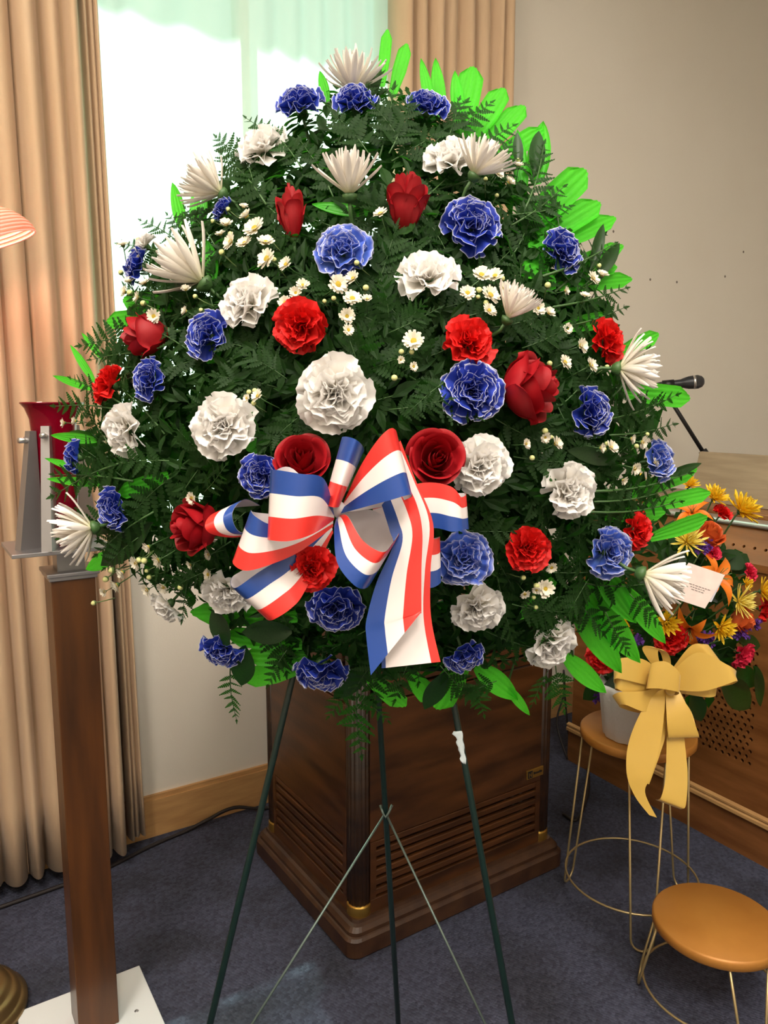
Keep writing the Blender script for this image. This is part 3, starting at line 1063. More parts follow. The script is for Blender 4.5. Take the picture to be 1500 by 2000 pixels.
def pinna_builder():
    """serrated fern leaflet, unit length along +Y"""
    b = MB()
    n = 7
    left, mid, right = [], [], []
    for i in range(n + 1):
        t = i / n
        w = 0.20 * (1 - t) ** 0.75 * (0.55 + min(1, t * 4) * 0.45)
        bump_ = 0.035 * (1 - t)
        mid.append(b.vert(V((0, t, 0.0)), (0.5, t)))
        left.append((b.vert(V((-w, t, 0.035 - 0.1 * t * t)), (0, t)), b.vert(V((-w - bump_, min(1, t + 0.09), 0.04 - 0.1 * t * t)), (0, t))))
        right.append((b.vert(V((w, t, 0.035 - 0.1 * t * t)), (1, t)), b.vert(V((w + bump_, min(1, t + 0.09), 0.04 - 0.1 * t * t)), (1, t))))
    for i in range(n):
        b.face((mid[i], mid[i + 1], left[i][1], left[i][0]))
        b.face((mid[i], right[i][0], right[i][1], mid[i + 1]))
    return b


def strap_builder(tip, pleats=4):
    b = MB()

    def fn(u, v):
        s = u * 2 - 1
        t = v
        if tip == 'blunt':
            w = 0.5 * (0.55 + 0.45 * min(1, t * 2)) * (1 if t < 0.86 else math.sqrt(max(0.0, 1 - ((t - 0.86) / 0.14) ** 2 * 0.75)))
        else:
            w = 0.5 * math.sin(math.pi * min(1, (0.12 + 0.88 * t))) ** 0.75 * (1.0 if t < 0.99 else 0.2)
        z = 0.03 * math.cos(s * math.pi * pleats) + 0.10 * s * s
        return V((w * s, t * (1 - (0.09 * s * s if tip == 'blunt' else 0)), z)), (u, v)
    b.grid(fn, 16, 10)
    return b


def leaf_builder():
    b = MB()

    def fn(u, v):
        s = u * 2 - 1
        w = 0.24 * math.sin(math.pi * min(1, 0.04 + 0.96 * v)) ** 0.8
        return V((w * s, v, 0.10 * abs(s) * (1 - v) - 0.15 * v * v)), (u, v)
    b.grid(fn, 4, 8)
    return b


ME = {}
for cn in ('c_blue', 'c_blue_light', 'c_white', 'c_red', 'c_pink'):
    ME[cn] = [carnation_petal(11 + k).mesh('petal', MT[cn]) for k in range(5)]
for cn, w, cu, hk in (('m_white', 0.066, 0.10, 0.05), ('m_lemon', 0.05, 0.05, 0.05), ('m_yellow', 0.10, 0.10, 0.0)):
    ME[cn] = [narrow_petal(30 + k, w, cu * (0.5 + 0.4 * k), hk).mesh('petal', MT[cn]) for k in range(4)]
for cn in ('r_red', 'r_orange'):
    ME[cn] = [rose_petal(0.13, 2.0, 1.06, 0.0, 1).mesh('petal', MT[cn]),
              rose_petal(0.24, 1.6, 1.05, 0.01, 2).mesh('petal', MT[cn]),
              rose_petal(0.37, 1.35, 1.03, 0.03, 3).mesh('petal', MT[cn]),
              rose_petal(0.52, 1.15, 1.0, 0.07, 4).mesh('petal', MT[cn]),
              rose_petal(0.68, 1.0, 0.95, 0.13, 5).mesh('petal', MT[cn]),
              rose_petal(0.78, 0.95, 0.84, 0.20, 6).mesh('petal', MT[cn])]
PIN = {m_: pinna_builder().mesh('leaflet', MT[m_]) for m_ in ('fern', 'fern_dark', 'fern_bright')}
STRAP = {'blunt': strap_builder('blunt').mesh('leaflet', MT['palm']), 'point': strap_builder('point').mesh('leaflet', MT['palm'])}
LEAF = {m_: leaf_builder().mesh('leaf', MT[m_]) for m_ in ('ruscus', 'fern_dark', 'fern_bright')}


def petal_T(theta, phi, ln, base=V((0, 0, 0)), roll=0.0, wide=1.0):
    """petal (unit along +Y) tilted up by phi from the flower plane, turned by theta about the axis"""
    return M.Translation(base) @ M.Rotation(theta, 4, 'Z') @ M.Rotation(phi, 4, 'X') @ M.Rotation(roll, 4, 'Y') @ M.Diagonal((ln * wide, ln, ln, 1))


# dome of the spray: depth and outward direction by place in the bouquet
CXP, CYP = 740, 770


OUTLINE = [(700, 75), (800, 120), (900, 190), (1000, 260), (1080, 340), (1150, 430), (1200, 520), (1230, 600), (1260, 690), (1300, 780), (1330, 880), (1340, 980), (1310, 1080), (1270, 1180), (1190, 1230), (1130, 1290), (1000, 1340), (850, 1350),
           (700, 1370), (560, 1340), (460, 1300), (380, 1220), (290, 1180), (200, 1140), (150, 1040), (110, 950), (110, 870), (140, 780), (170, 700), (210, 620), (240, 540), (270, 470), (340, 420), (400, 330), (450, 270), (540, 200), (620, 120)]
_POL = sorted((math.atan2(y - CYP, x - CXP), math.hypot(x - CXP, y - CYP)) for x, y in OUTLINE)
_POL = [(_POL[-1][0] - 2 * math.pi, _POL[-1][1])] + _POL + [(_POL[0][0] + 2 * math.pi, _POL[0][1])]


def edge_at(a):
    a = math.atan2(math.sin(a), math.cos(a))
    for (a0, r0), (a1, r1) in zip(_POL, _POL[1:]):
        if a0 <= a <= a1:
            return r0 + (r1 - r0) * (a - a0) / max(1e-6, a1 - a0)
    return 600


def dome_r(px, py):
    dx, dy = px - CXP, py - CYP
    return math.hypot(dx, dy) / edge_at(math.atan2(dy, dx))


def dome_d(px, py):
    r = dome_r(px, py)
    return 0.875 + 0.235 * min(r, 1.2) ** 2


def dome_n(px, py, k=62):
    dx, dy = px - CXP, py - CYP
    l = math.hypot(dx, dy) or 1
    a = math.radians(min(dome_r(px, py), 1.15) * k)
    return (-F * math.cos(a) + (R * dx / l - U * dy / l) * math.sin(a)).normalized()


def dir_img(dx, dy, tilt):
    """axis seen in the picture as (dx, dy), tilted by `tilt` degrees from facing the viewer"""
    l = math.hypot(dx, dy) or 1
    a = math.radians(tilt)
    return (-F * math.cos(a) + (R * dx / l - U * dy / l) * math.sin(a)).normalized()


HEART = at(740, 800, 1.16)
rndF = random.Random(5)


def stem_part(t, T, target, size, m=None, r=0.0022, ln=0.10):
    """stem from the back of the flower towards the middle of the arrangement"""
    Ti = T.inverted()
    p0 = Ti @ (T @ V((0, 0, -0.35)))
    tw = Ti @ target
    d = (tw - p0)
    L = min(ln / size, d.length)
    d.normalize()
    p1 = p0 + V((0, 0, -1)) * L * 0.3
    p2 = p0 + d * L
    b = MB(); b.tube([p0 + V((0, 0, 0.1)), p1, p2], r / size, 6)
    return b.build('stem', m or MT['stem'], t)


def calyx_part(t, r=0.22, z0=-0.5, z1=-0.12, m=None):
    key = ('calyx', r, z0, z1, m)
    if key not in ME:
        b = MB(); b.lathe([(0, z0), (r * 0.7, z0 + 0.02), (r, (z0 + z1) / 2), (r * 1.1, z1), (0, z1 - 0.02)], 12)
        ME[key] = b.mesh('calyx', m or MT['stem'])
    return place('calyx', ME[key], t)


def carnation(px, py, rpx, d, axis, kind, label, group, target=HEART, cat='carnation', squash=1.0):
    size = rpx * d / 1500 * 0.99
    loc = at(px, py, d) - axis * size * 0.15
    T = frame(loc, axis, dir_img(rndF.uniform(-1, 1), rndF.uniform(-1, 1), 90), size)
    t = thing('carnation', label, cat, T, group)
    pool = ME[kind]
    rings = ((8, 4, 13, 1.04), (9, 22, 34, 0.95), (8, 42, 54, 0.84), (7, 60, 70, 0.76), (5, 76, 86, 0.68))
    for n, lo, hi, ln in rings:
        off = rndF.uniform(0, 6)
        for k in range(n):
            th = off + 2 * math.pi * k / n + rndF.uniform(-0.22, 0.22)
            ph = math.radians(rndF.uniform(lo, hi))
            pm = pool[rndF.randrange(len(pool))]
            place('petal', pm, t, petal_T(th, ph, ln * rndF.uniform(0.9, 1.06), V((0, 0, -0.22)), rndF.uniform(-0.45, 0.45), rndF.uniform(0.85, 1.1)))
    calyx_part(t)
    stem_part(t, T, target, size)
    return t


def rose(px, py, rpx, d, axis, label, group, kind='r_red', tall=1.0, openness=1.0, target=HEART, ydir=None):
    size = rpx * d / 1500
    T = frame(at(px, py, d), axis, ydir, size)
    t = thing('rose', label, 'rose', T, group)
    pool = ME[kind]
    h = 1.25 * tall
    spec = ((0, 2, 1.0, 0.0), (1, 3, 1.0, 0.0), (2, 3, 1.0, 0.0), (3, 4, 0.98, 0.0), (4, 4, 0.95, 0.03), (5, 4, 0.92, 0.08))
    for pi_, n, hs, tilt in spec:
        off = rndF.uniform(0, 6)
        for k in range(n):
            th = off + 2 * math.pi * k / n + rndF.uniform(-0.15, 0.15)
            rs = openness * (1.0 if pi_ > 2 else 0.97)
            place('petal', pool[pi_], t, M.Translation(V((0, 0, -h * 0.62))) @ M.Rotation(th, 4, 'Z') @ M.Rotation(rndF.uniform(-0.02, 0.05) - tilt * openness, 4, 'X') @ M.Rotation(rndF.uniform(-0.12, 0.12), 4, 'Y') @ M.Diagonal((rs * 1.05 * rndF.uniform(0.93, 1.07), rs * 1.05 * rndF.uniform(0.93, 1.07), h * hs * rndF.uniform(0.96, 1.03), 1)))
    # sepals
    for k in range(5):
        place('sepal', LEAF['ruscus'], t, M.Translation(V((0, 0, -h * 0.62))) @ M.Rotation(k * 1.2566, 4, 'Z') @ M.Rotation(math.radians(18), 4, 'X') @ M.Scale(0.62, 4))
    b = MB(); b.lathe([(0, -h * 0.62 - 0.22), (0.1, -h * 0.62 - 0.2), (0.2, -h * 0.62 - 0.08), (0.22, -h * 0.62 + 0.05), (0, -h * 0.62 + 0.08)], 12); b.build('hip', MT['stem'], t)
    Ti = T.inverted(); tw = Ti @ target; p0 = V((0, 0, -h * 0.62 - 0.15))
    dd = (tw - p0); L = min(0.10 / size, dd.length); dd.normalize()
    b = MB(); b.tube([p0, p0 + V((0, 0, -0.4)), p0 + dd * L], 0.0028 / size, 6); b.build('stem', MT['stem'], t)
    return t


def mum(px, py, rpx, d, axis, label, group, kind='m_white', cat='chrysanthemum', target=HEART, spread=(14, 88), n=74, name='spider_chrysanthemum'):
    """rpx = petal length in picture pixels; px, py = the green base of the flower head"""
    size = rpx * d / 1500
    T = frame(at(px, py, d), axis, None, size)
    t = thing(name, label, cat, T, group)
    pool = ME[kind]
    for k in range(n):
        f = (k + 0.5) / n
        lo, hi = spread
        ph = math.radians(lo + (hi - lo) * f ** 0.9 + rndF.uniform(-7, 7))
        th = k * 2.39996 + rndF.uniform(-0.1, 0.1)
        ln = (1.0 - 0.22 * f) * rndF.uniform(0.84, 1.05)
        place('petal', pool[rndF.randrange(len(pool))], t, petal_T(th, ph, ln, V((0, 0, 0.02)), rndF.uniform(-0.3, 0.3)))
    b = MB(); b.lathe([(0, -0.12), (0.08, -0.11), (0.15, -0.02), (0.16, 0.05), (0, 0.10)], 12); b.build('calyx', MT['stem'], t)
    Ti = T.inverted(); tw = Ti @ target; dd = tw; L = min(0.09 / size, dd.length); dd = dd.normalized()
    b = MB(); b.tube([V((0, 0, -0.05)), V((0, 0, -0.3)), dd * L], 0.0024 / size, 6); b.build('stem', MT['stem'], t)
    return t


# aster meshes
def aster_meshes():
    out = []
    for sd in range(3):
        r = random.Random(60 + sd)
        b = MB()
        for ring in range(2):
            n = 15
            for k in range(n):
                th = 2 * math.pi * (k + 0.5 * ring) / n + r.uniform(-0.1, 0.1)
                ph = math.radians(r.uniform(6, 20) + ring * 18 + sd * 8)
                ln = r.uniform(0.88, 1.05) * (1 - 0.1 * ring)
                T = petal_T(th, ph, ln, V((0, 0, -0.05)))
                ids = [b.vert(T @ V(q)) for q in ((-0.07, 0.2, 0), (0.07, 0.2, 0), (0.17, 0.68, 0.03), (0.10, 1.0, 0.02), (-0.10, 1.0, 0.02), (-0.17, 0.68, 0.03))]
                b.face(ids)
        out.append(b.mesh('petals', MT['aster'], False))
    b = MB(); b.lathe([(0, 0.24), (0.16, 0.22), (0.28, 0.14), (0.32, 0.02), (0.2, -0.1)], 14)
    disc = b.mesh('disc', MT['disc'])
    b = MB(); b.lathe([(0, -0.42), (0.10, -0.4), (0.26, -0.24), (0.30, -0.06), (0, -0.02)], 10)
    cal = b.mesh('calyx', MT['stem'])
    b = MB(); b.tube([V((0, 0, -0.35)), V((0.1, 0, -1.4)), V((0.5, 0.1, -3.4))], 0.07, 5)
    stm = b.mesh('stem', MT['stem'])
    b = MB()
    b.lathe([(0, 0.95), (0.35, 0.9), (0.72, 0.6), (0.9, 0.15), (0.85, -0.25)], 12)
    b.lathe([(0.93, 0.0), (0.95, -0.25), (0.7, -0.75), (0.2, -1.0), (0, -1.02)], 12, mi=1)
    b.tube([V((0, 0, -0.9)), V((0.3, 0, -3.5)), V((1.2, 0.3, -8))], 0.2, 5, mi=1)
    bud = b.mesh('aster_bud', [MT['bud'], MT['stem_pale']])
    return out, disc, cal, stm, bud


AST_P, AST_D, AST_C, AST_S, AST_B = aster_meshes()


def aster(px, py, rpx, d, axis, label, group):
    size = rpx * d / 1500 * 1.2
    T = frame(at(px, py, d), axis, dir_img(rndF.uniform(-1, 1), rndF.uniform(-1, 1), 90), size)
    t = thing('aster', label, 'aster', T, group)
    place('petals', AST_P[rndF.randrange(3)], t)
    place('disc', AST_D, t)
    place('calyx', AST_C, t)
    place('stem', AST_S, t)
    return t


def frond(base, tip, nrm, width, m, label, group, name='fern_frond', pairs=8, droop=0.10, full=True):
    base, tip = V(base), V(tip)
    y = tip - base
    L = y.length
    z = V(nrm)
    T = frame(base, z - y * (z.dot(y) / (L * L)), y, L)
    # frame(): z first, then y
    t = thing(name, label, 'fern', T, group)
    def mid(f):
        return V((0.02 * math.sin(f * 4), f, -droop * f * f + droop * 0.55 * f))
    b = MB(); b.tube([mid(k / 6) for k in range(7)], [0.011 * (1 - 0.75 * k / 6) for k in range(7)], 5)
    b.build('stalk', MT['stem'], t)
    w = width / L
    for k in range(pairs):
        f = 0.16 + 0.80 * k / (pairs - 1)
        pl = w * (math.sin(math.pi * (0.30 + 0.66 * f)) ** 0.9) * (1.0 if full else 0.8)
        for sgn in (-1, 1):
            ang = sgn * math.radians(62 - 26 * f + rndF.uniform(-6, 6))
            place('leaflet', PIN[m], t, M.Translation(mid(f + (0.025 if sgn > 0 else 0))) @ M.Rotation(-ang, 4, 'Z') @ M.Rotation(rndF.uniform(-0.35, 0.25), 4, 'X') @ M.Rotation(rndF.uniform(-0.4, 0.4), 4, 'Y') @ M.Diagonal((pl * 1.0, pl * rndF.uniform(0.9, 1.1), pl, 1)))
    place('leaflet', PIN[m], t, M.Translation(mid(0.97)) @ M.Scale(w * 0.45, 4))
    return t


# ------------------------------------------------------------------ the patriotic spray: flowers
BL = 'blue carnations of the patriotic spray'
WH = 'white carnations of the patriotic spray'
RD = 'red carnations of the patriotic spray'
RO = 'red roses of the patriotic spray'
MU = 'spider chrysanthemums of the patriotic spray'
blue = [
    (583, 193, 50, 'blue white-edged carnation at the upper left peak beside the topmost spider mum', None),
    (692, 190, 47, 'blue white-edged carnation directly beneath the topmost spider mum', None),
    (835, 198, 45, 'blue white-edged carnation at the peak before the tan drape', None),
    (928, 433, 62, 'blue white-edged carnation to the right of the upright red rosebuds', (0.2, -0.3, 25)),
    (668, 483, 60, 'blue carnation with pale blue petals below the two upright roses', None),
    (1105, 485, 50, 'blue white-edged carnation beside the bright palm fan on the bare wall side', (0.8, -0.3, 40)),
    (262, 515, 40, 'blue carnation on the window rim tucked behind the small asters', (-0.9, -0.3, 65)),
    (398, 650, 52, 'blue carnation touching the white carnation left of centre', None),
    (285, 740, 46, 'blue carnation between the sideways red rose and white carnation at left', (-0.7, -0.1, 45)),
    (927, 763, 66, 'large blue carnation between red carnation and big open-sided rose', (0.1, 0.0, 12)),
    (1163, 803, 55, 'blue carnation right of the biggest rose', (0.8, 0, 45)),
    (140, 893, 36, 'blue carnation half hidden beside the ruby candle glass', (-0.9, 0, 70)),
    (215, 993, 48, 'blue carnation near the candle tray on the left flank', (-0.8, 0.2, 50)),
    (503, 930, 45, 'blue carnation behind the left bow loops', None),
    (1293, 897, 46, 'pale blue carnation on the right rim under the microphone', (0.8, -0.1, 50)),
    (910, 1093, 60, 'pale blue carnation right of the ribbon tails', (0.3, 0.1, 18)),
    (1198, 1080, 55, 'pale blue carnation beside the lower right spider mum', (0.5, 0.1, 30)),
    (655, 1195, 58, 'blue carnation below the scarlet carnation in the bow', (0, 0.8, 35)),
    (433, 1278, 46, 'blue carnation at the bottom left over the hanging fern', (-0.3, 0.9, 55)),
    (625, 1320, 60, 'blue carnation at the bottom between the easel legs', (-0.1, 1, 60)),
    (908, 1288, 45, 'blue carnation half hidden below the white carnation by the ribbon tail', (0.3, 1, 55)),
    (430, 405, 26, 'small blue carnation peeping out below the upper left mum', (-0.8, -0.5, 60)),
]
for i, (px, py, r, lb_, ax) in enumerate(blue):
    d = dome_d(px, py)
    kind = 'c_blue_light' if 'pale' in lb_ else 'c_blue'
    carnation(px, py, r, d, dir_img(*ax) if ax else dome_n(px, py, 50), kind, lb_, BL)
white = [
    (507, 280, 57, 'white carnation at upper left against the bright window', (-0.4, -0.6, 45)),
    (880, 300, 60, 'white carnation fronting a spider mum at upper right', (-0.1, -0.6, 45)),
    (477, 585, 63, 'white carnation above the blue one left of centre', (-0.4, -0.3, 35)),
    (838, 530, 65, 'white carnation between the asters under the right rosebud', (0.0, -0.6, 40)),
    (432, 830, 69, 'white carnation left of the biggest white carnation', (-0.2, 0.0, 14)),
    (652, 768, 79, 'biggest white carnation at the centre above the bow', (0, 0.2, 8)),
    (235, 840, 54, 'white carnation on the left flank beneath the blue and red ones', (-0.7, 0.2, 45)),
    (942, 912, 64, 'white carnation next to the right hand open rose above the bow', (0.3, 0.1, 18)),
    (1118, 960, 60, 'white carnation above the blue and red pair on the right', (0.4, 0.1, 25)),
    (440, 1163, 54, 'white carnation beside the lower left bow loop', (-0.2, 0.6, 40)),
    (322, 1190, 38, 'small white carnation at the lower left against the beige wall', (-0.6, 0.7, 72)),
    (935, 1195, 57, 'white carnation under the pale blue one by the ribbon tails', (0.2, 0.5, 35)),
    (1080, 1265, 58, 'white carnation at the lower right over the speaker cabinet', (0.4, 0.6, 45)),
    (278, 474, 28, 'small white carnation on the window rim behind the blue one', (-0.7, -0.6, 70)),
]
for (px, py, r, lb_, ax) in white:
    carnation(px, py, r, dome_d(px, py), dir_img(*ax), 'c_white', lb_, WH)
red = [
    (583, 637, 57, 'scarlet carnation above the biggest white carnation', (-0.2, 0.2, 20)),
    (920, 665, 56, 'scarlet carnation just above the large blue carnation', (0.3, -0.2, 22)),
    (1192, 662, 46, 'scarlet carnation in front of the right rim spider mum', (0.7, -0.2, 45)),
    (205, 745, 43, 'scarlet carnation on the left rim against the drape', (-0.8, -0.4, 60)),
    (607, 1112, 51, 'scarlet carnation nestled inside the striped bow', (0, 0.2, 12)),
    (1035, 1073, 49, 'scarlet carnation between two pale blue ones at lower right', (0.2, 0.1, 18)),
    (1252, 1037, 40, 'scarlet carnation on the right rim beside the yellow flowers', (0.7, 0.1, 45)),
]
for (px, py, r, lb_, ax) in red:
    d = 0.815 if px == 607 else dome_d(px, py)
    carnation(px, py, r, d, dir_img(*ax), 'c_red', lb_, RD)

rose(570, 405, 44, dome_d(570, 400), dir_img(-0.05, -1, 82), 'slim upright crimson rosebud left of the pale mum', RO, tall=1.75, openness=0.66)
rose(797, 385, 50, dome_d(797, 385), dir_img(0.12, -1, 68), 'upright crimson rosebud right of the pale mum', RO, tall=1.65, openness=0.82)
rose(275, 655, 50, dome_d(275, 655), dir_img(-1, 0.15, 80), 'crimson rose seen from the side at the left rim', RO, tall=1.35, openness=0.85)
rose(1045, 755, 66, dome_d(1040, 755) - 0.02, dir_img(1, -0.15, 66), 'large crimson rose in profile with curled petals at right', RO, tall=1.25, openness=1.0)
rose(590, 895, 56, dome_d(590, 897) - 0.01, dir_img(0.05, -0.5, 28), 'open crimson rose above the left bow loops', RO, tall=0.95)
rose(853, 893, 57, dome_d(853, 892) - 0.01, dir_img(0.1, -0.15, 14), 'open crimson rose above the ribbon tails', RO, tall=0.95)
rose(372, 1030, 55, dome_d(365, 1032) - 0.015, dir_img(-0.9, 0.1, 52), 'crimson rose turned aside at the far left of the bow', RO, tall=1.25)

mum(690, 185, 92, 1.07, dir_img(0.02, -1, 78), 'topmost white spider mum crowning the spray', MU, spread=(22, 88))
mum(683, 385, 96, 0.95, dir_img(-0.03, -1, 72), 'white spider mum between the two upright rosebuds', MU, spread=(34, 88))
mum(435, 380, 90, 1.06, dir_img(-0.85, -0.5, 80), 'white spider mum at upper left against the window', MU, spread=(30, 88))
mum(400, 555, 118, 1.02, dir_img(-0.7, -0.6, 80), 'white spider mum spreading toward the window on the left', MU, spread=(36, 88))
mum(925, 345, 86, 0.985, dir_img(0.55, -0.8, 75), 'white spider mum half behind the upper right white carnation', MU, spread=(22, 88))
mum(990, 625, 80, 0.93, dir_img(0.5, -0.8, 66), 'cream spider mum among asters right of centre', MU, spread=(36, 88))
mum(1205, 720, 92, 1.03, dir_img(1, 0.08, 78), 'white spider mum on the right rim below the bare wall', MU, spread=(16, 88))
mum(1252, 1120, 100, 1.03, dir_img(0.9, 0.35, 74), 'white spider mum at lower right touching the card', MU, spread=(28, 88))
mum(185, 1030, 88, 1.06, dir_img(-0.95, 0.25, 80), 'white spider mum at the left edge beside the candle tray', MU, spread=(18, 88))

# asters, by spray of small flowers
clusters = [
    ('beside the upper left rosebud', [(482, 423, 14), (442, 439, 13), (431, 458, 10), (451, 473, 16), (478, 476, 15), (498, 447, 21), (519, 474, 16), (522, 506, 20), (559, 517, 14), (591, 558, 13), (578, 573, 13), (557, 592, 13), (476, 405, 9)]),
    ('below the central blue carnation', [(660, 556, 19), (690, 545, 15), (688, 584, 17), (717, 585, 10), (677, 618, 16), (680, 645, 11), (743, 418, 14)]),
    ('right of the biggest white carnation', [(808, 667, 20), (807, 716, 9), (782, 703, 8)]),
    ('around the cream spider mum', [(940, 538, 18), (967, 540, 16), (985, 565, 14), (957, 577, 19), (913, 573, 15), (955, 607, 14), (1050, 603, 14), (1072, 612, 12)]),
    ('around the profile rose', [(1134, 676, 15), (1103, 708, 14), (1154, 714, 15), (1158, 544, 14), (1176, 538, 12), (1104, 568, 9), (1142, 578, 10), (1108, 642, 10)]),
    ('above the right flank white carnation', [(1027, 867, 10), (1064, 854, 11), (1085, 867, 14), (1193, 875, 14), (1173, 875, 10), (1233, 857, 10), (1254, 864, 13), (1239, 915, 13), (1217, 938, 9), (1279, 903, 9)]),
    ('below the lower right red carnation', [(1077, 1108, 11), (1064, 1150, 18), (1025, 1160, 10), (1048, 1152, 9)]),
    ('hanging at the lower left edge', [(290, 1068, 12), (309, 1094, 15), (266, 1100, 13), (239, 1118, 12), (228, 1143, 14), (204, 1156, 9), (287, 1152, 12), (319, 1146, 13), (408, 1083, 10), (407, 1122, 11), (372, 1103, 9), (375, 973, 12)]),
    ('on the window side rim', [(272, 501, 13), (253, 549, 11), (243, 570, 11), (269, 581, 12), (301, 618, 14), (363, 566, 10), (363, 608, 10), (282, 553, 11), (240, 478, 12), (125, 826, 9), (147, 822, 9)]),
    ('left of the biggest white carnation', [(504, 774, 13), (482, 778, 8)]),
    ('beside the upper right mum', [(971, 338, 14), (1013, 325, 10), (994, 357, 12)]),
]
for where, pts in clusters:
    for (px, py, r) in pts:
        d = dome_d(px, py) - 0.005
        ax = (dome_n(px, py, 50) + R * rndF.uniform(-0.6, 0.6) + U * rndF.uniform(-0.3, 0.6)).normalized()
        aster(px, py, r, d, ax, 'small white aster with yellow eye ' + where, 'white asters ' + where)
    for k in range(len(pts) // 2 + 2):
        px, py, r = pts[k % len(pts)]
        px += rndF.uniform(-38, 38); py += rndF.uniform(-32, 40)
        d = dome_d(px, py)
        sz = rndF.uniform(4.5, 7) * d / 1500
        ax = (dome_n(px, py, 50) + R * rndF.uniform(-0.5, 0.5) + U * rndF.uniform(-0.2, 0.5)).normalized()
        o = place('aster_bud', AST_B, None, frame(at(px, py, d), ax, None, sz))
        tag(o, 'tiny round cream aster bud ' + where, 'bud', 'aster buds ' + where)

# ------------------------------------------------------------------ foliage of the spray
rl = random.Random(21)
# floral foam behind everything
foam = MB()
def foam_fn(u, v):
    a = u * 2 * math.pi
    x = math.cos(a); y = math.sin(a)
    rx, ry = 250 * math.cos(v * math.pi / 2) , 280 * math.cos(v * math.pi / 2)
    return at(740 + rx * x, 800 + ry * y, 1.17 - 0.13 * math.sin(v * math.pi / 2)), (u, v)
foam.grid(foam_fn, 28, 8, close_u=True)
tag(foam.build('floral_foam', MT['foam']), 'dark green foam cage buried under the flowers of the spray', 'floral foam')

# inner filler leaves nobody could count
def filler(name, n, rmin, rmax, back, lenr, m, label, seed):
    r_ = random.Random(seed)
    b = MB()
    for k in range(n):
        a = r_.uniform(0, 2 * math.pi)
        rr = math.sqrt(r_.uniform(rmin * rmin, rmax * rmax))
        px = CXP + math.cos(a) * rr * edge_at(a)
        py = CYP + math.sin(a) * rr * edge_at(a)
        d = dome_d(px, py) + r_.uniform(*back)
        p = at(px, py, d)
        nn = (dome_n(px, py, 55) + V((r_.uniform(-1, 1), r_.uniform(-1, 1), r_.uniform(-1, 1))) * 0.5).normalized()
        yd = (dir_img(math.cos(a) + r_.uniform(-0.9, 0.9), math.sin(a) + r_.uniform(-0.9, 0.9), 80))
        T = frame(p, nn, yd, r_.uniform(*lenr))
        w = r_.uniform(0.15, 0.26)
        q = [T @ V(v_) for v_ in ((0, -0.1, 0), (-w, 0.3, 0.05), (-w * 0.8, 0.62, 0.04), (0, 1, -0.12), (w * 0.8, 0.62, 0.04), (w, 0.3, 0.05), (0, 0.45, -0.02))]
        i = [b.vert(v_) for v_ in q]
        b.face((i[0], i[6], i[2], i[1])); b.face((i[6], i[3], i[2])); b.face((i[0], i[5], i[4], i[6])); b.face((i[6], i[4], i[3]))
    tag(b.build(name, m, None, False), label, 'foliage', None, 'stuff')


filler('leaf_filler', 5200, 0.0, 0.90, (0.035, 0.10), (0.020, 0.038), MT['fern_dark'], 'dense green leaf filler deep inside the patriotic spray', 3)
filler('leaf_backing', 1500, 0.0, 0.84, (0.10, 0.16), (0.05, 0.085), MT['fern_dark'], 'broad green leaves backing the patriotic spray against the easel', 8)
filler('sprig_filler', 1100, 0.1, 0.93, (0.015, 0.06), (0.016, 0.030), MT['fern'], 'loose green leaf filler between the flowers of the spray', 4)

MARKS = [(690, 125, 'the topmost spider mum'), (683, 340, 'the mum between the rosebuds'), (570, 400, 'the slim upright rosebud'), (797, 385, 'the wider upright rosebud'), (395, 335, 'the mum against the window glow'), (345, 505, 'the mum spreading toward the drape'),
         (880, 300, 'the white carnation fronting a mum'), (928, 433, 'the blue carnation facing the bare wall'), (668, 483, 'the blue carnation below the rosebuds'), (477, 585, 'the touching white and blue carnations'), (838, 530, 'the white carnation ringed by asters'),
         (1015, 590, 'the cream mum among asters'), (583, 637, 'the scarlet carnation over the biggest white one'), (920, 690, 'the stacked scarlet and blue carnations'), (1045, 755, 'the large profile rose'), (1210, 690, 'the mum below the bare wall'),
         (652, 768, 'the biggest white carnation'), (432, 830, 'the white carnation next to the biggest one'), (275, 655, 'the sideways rose at the drape'), (235, 840, 'the white carnation by the candle glass'), (215, 993, 'the blue carnation by the candle tray'),
         (372, 1030, 'the rose at the tip of the bow'), (590, 895, 'the open rose above the bow loops'), (853, 893, 'the open rose above the ribbon tails'), (1118, 960, 'the white carnation under the profile rose'), (1293, 897, 'the pale blue carnation under the microphone'),
         (1198, 1080, 'the pale blue carnation by the card'), (1035, 1073, 'the scarlet carnation between pale blue ones'), (935, 1195, 'the white carnation by the ribbon tails'), (1080, 1265, 'the white carnation over the speaker cabinet'), (625, 1320, 'the blue carnation between the easel legs'),
         (433, 1278, 'the blue carnation before the beige wall'), (440, 1163, 'the white carnation by the lower bow loop'), (1105, 485, 'the blue carnation by the palm fan'), (583, 193, 'the blue carnation before the window top'), (835, 198, 'the blue carnation before the tan drape'), (1250, 1130, 'the mum touching the card')]


def near(px, py):
    return min(MARKS, key=lambda q: (q[0] - px) ** 2 + (q[1] - py) ** 2)[2]


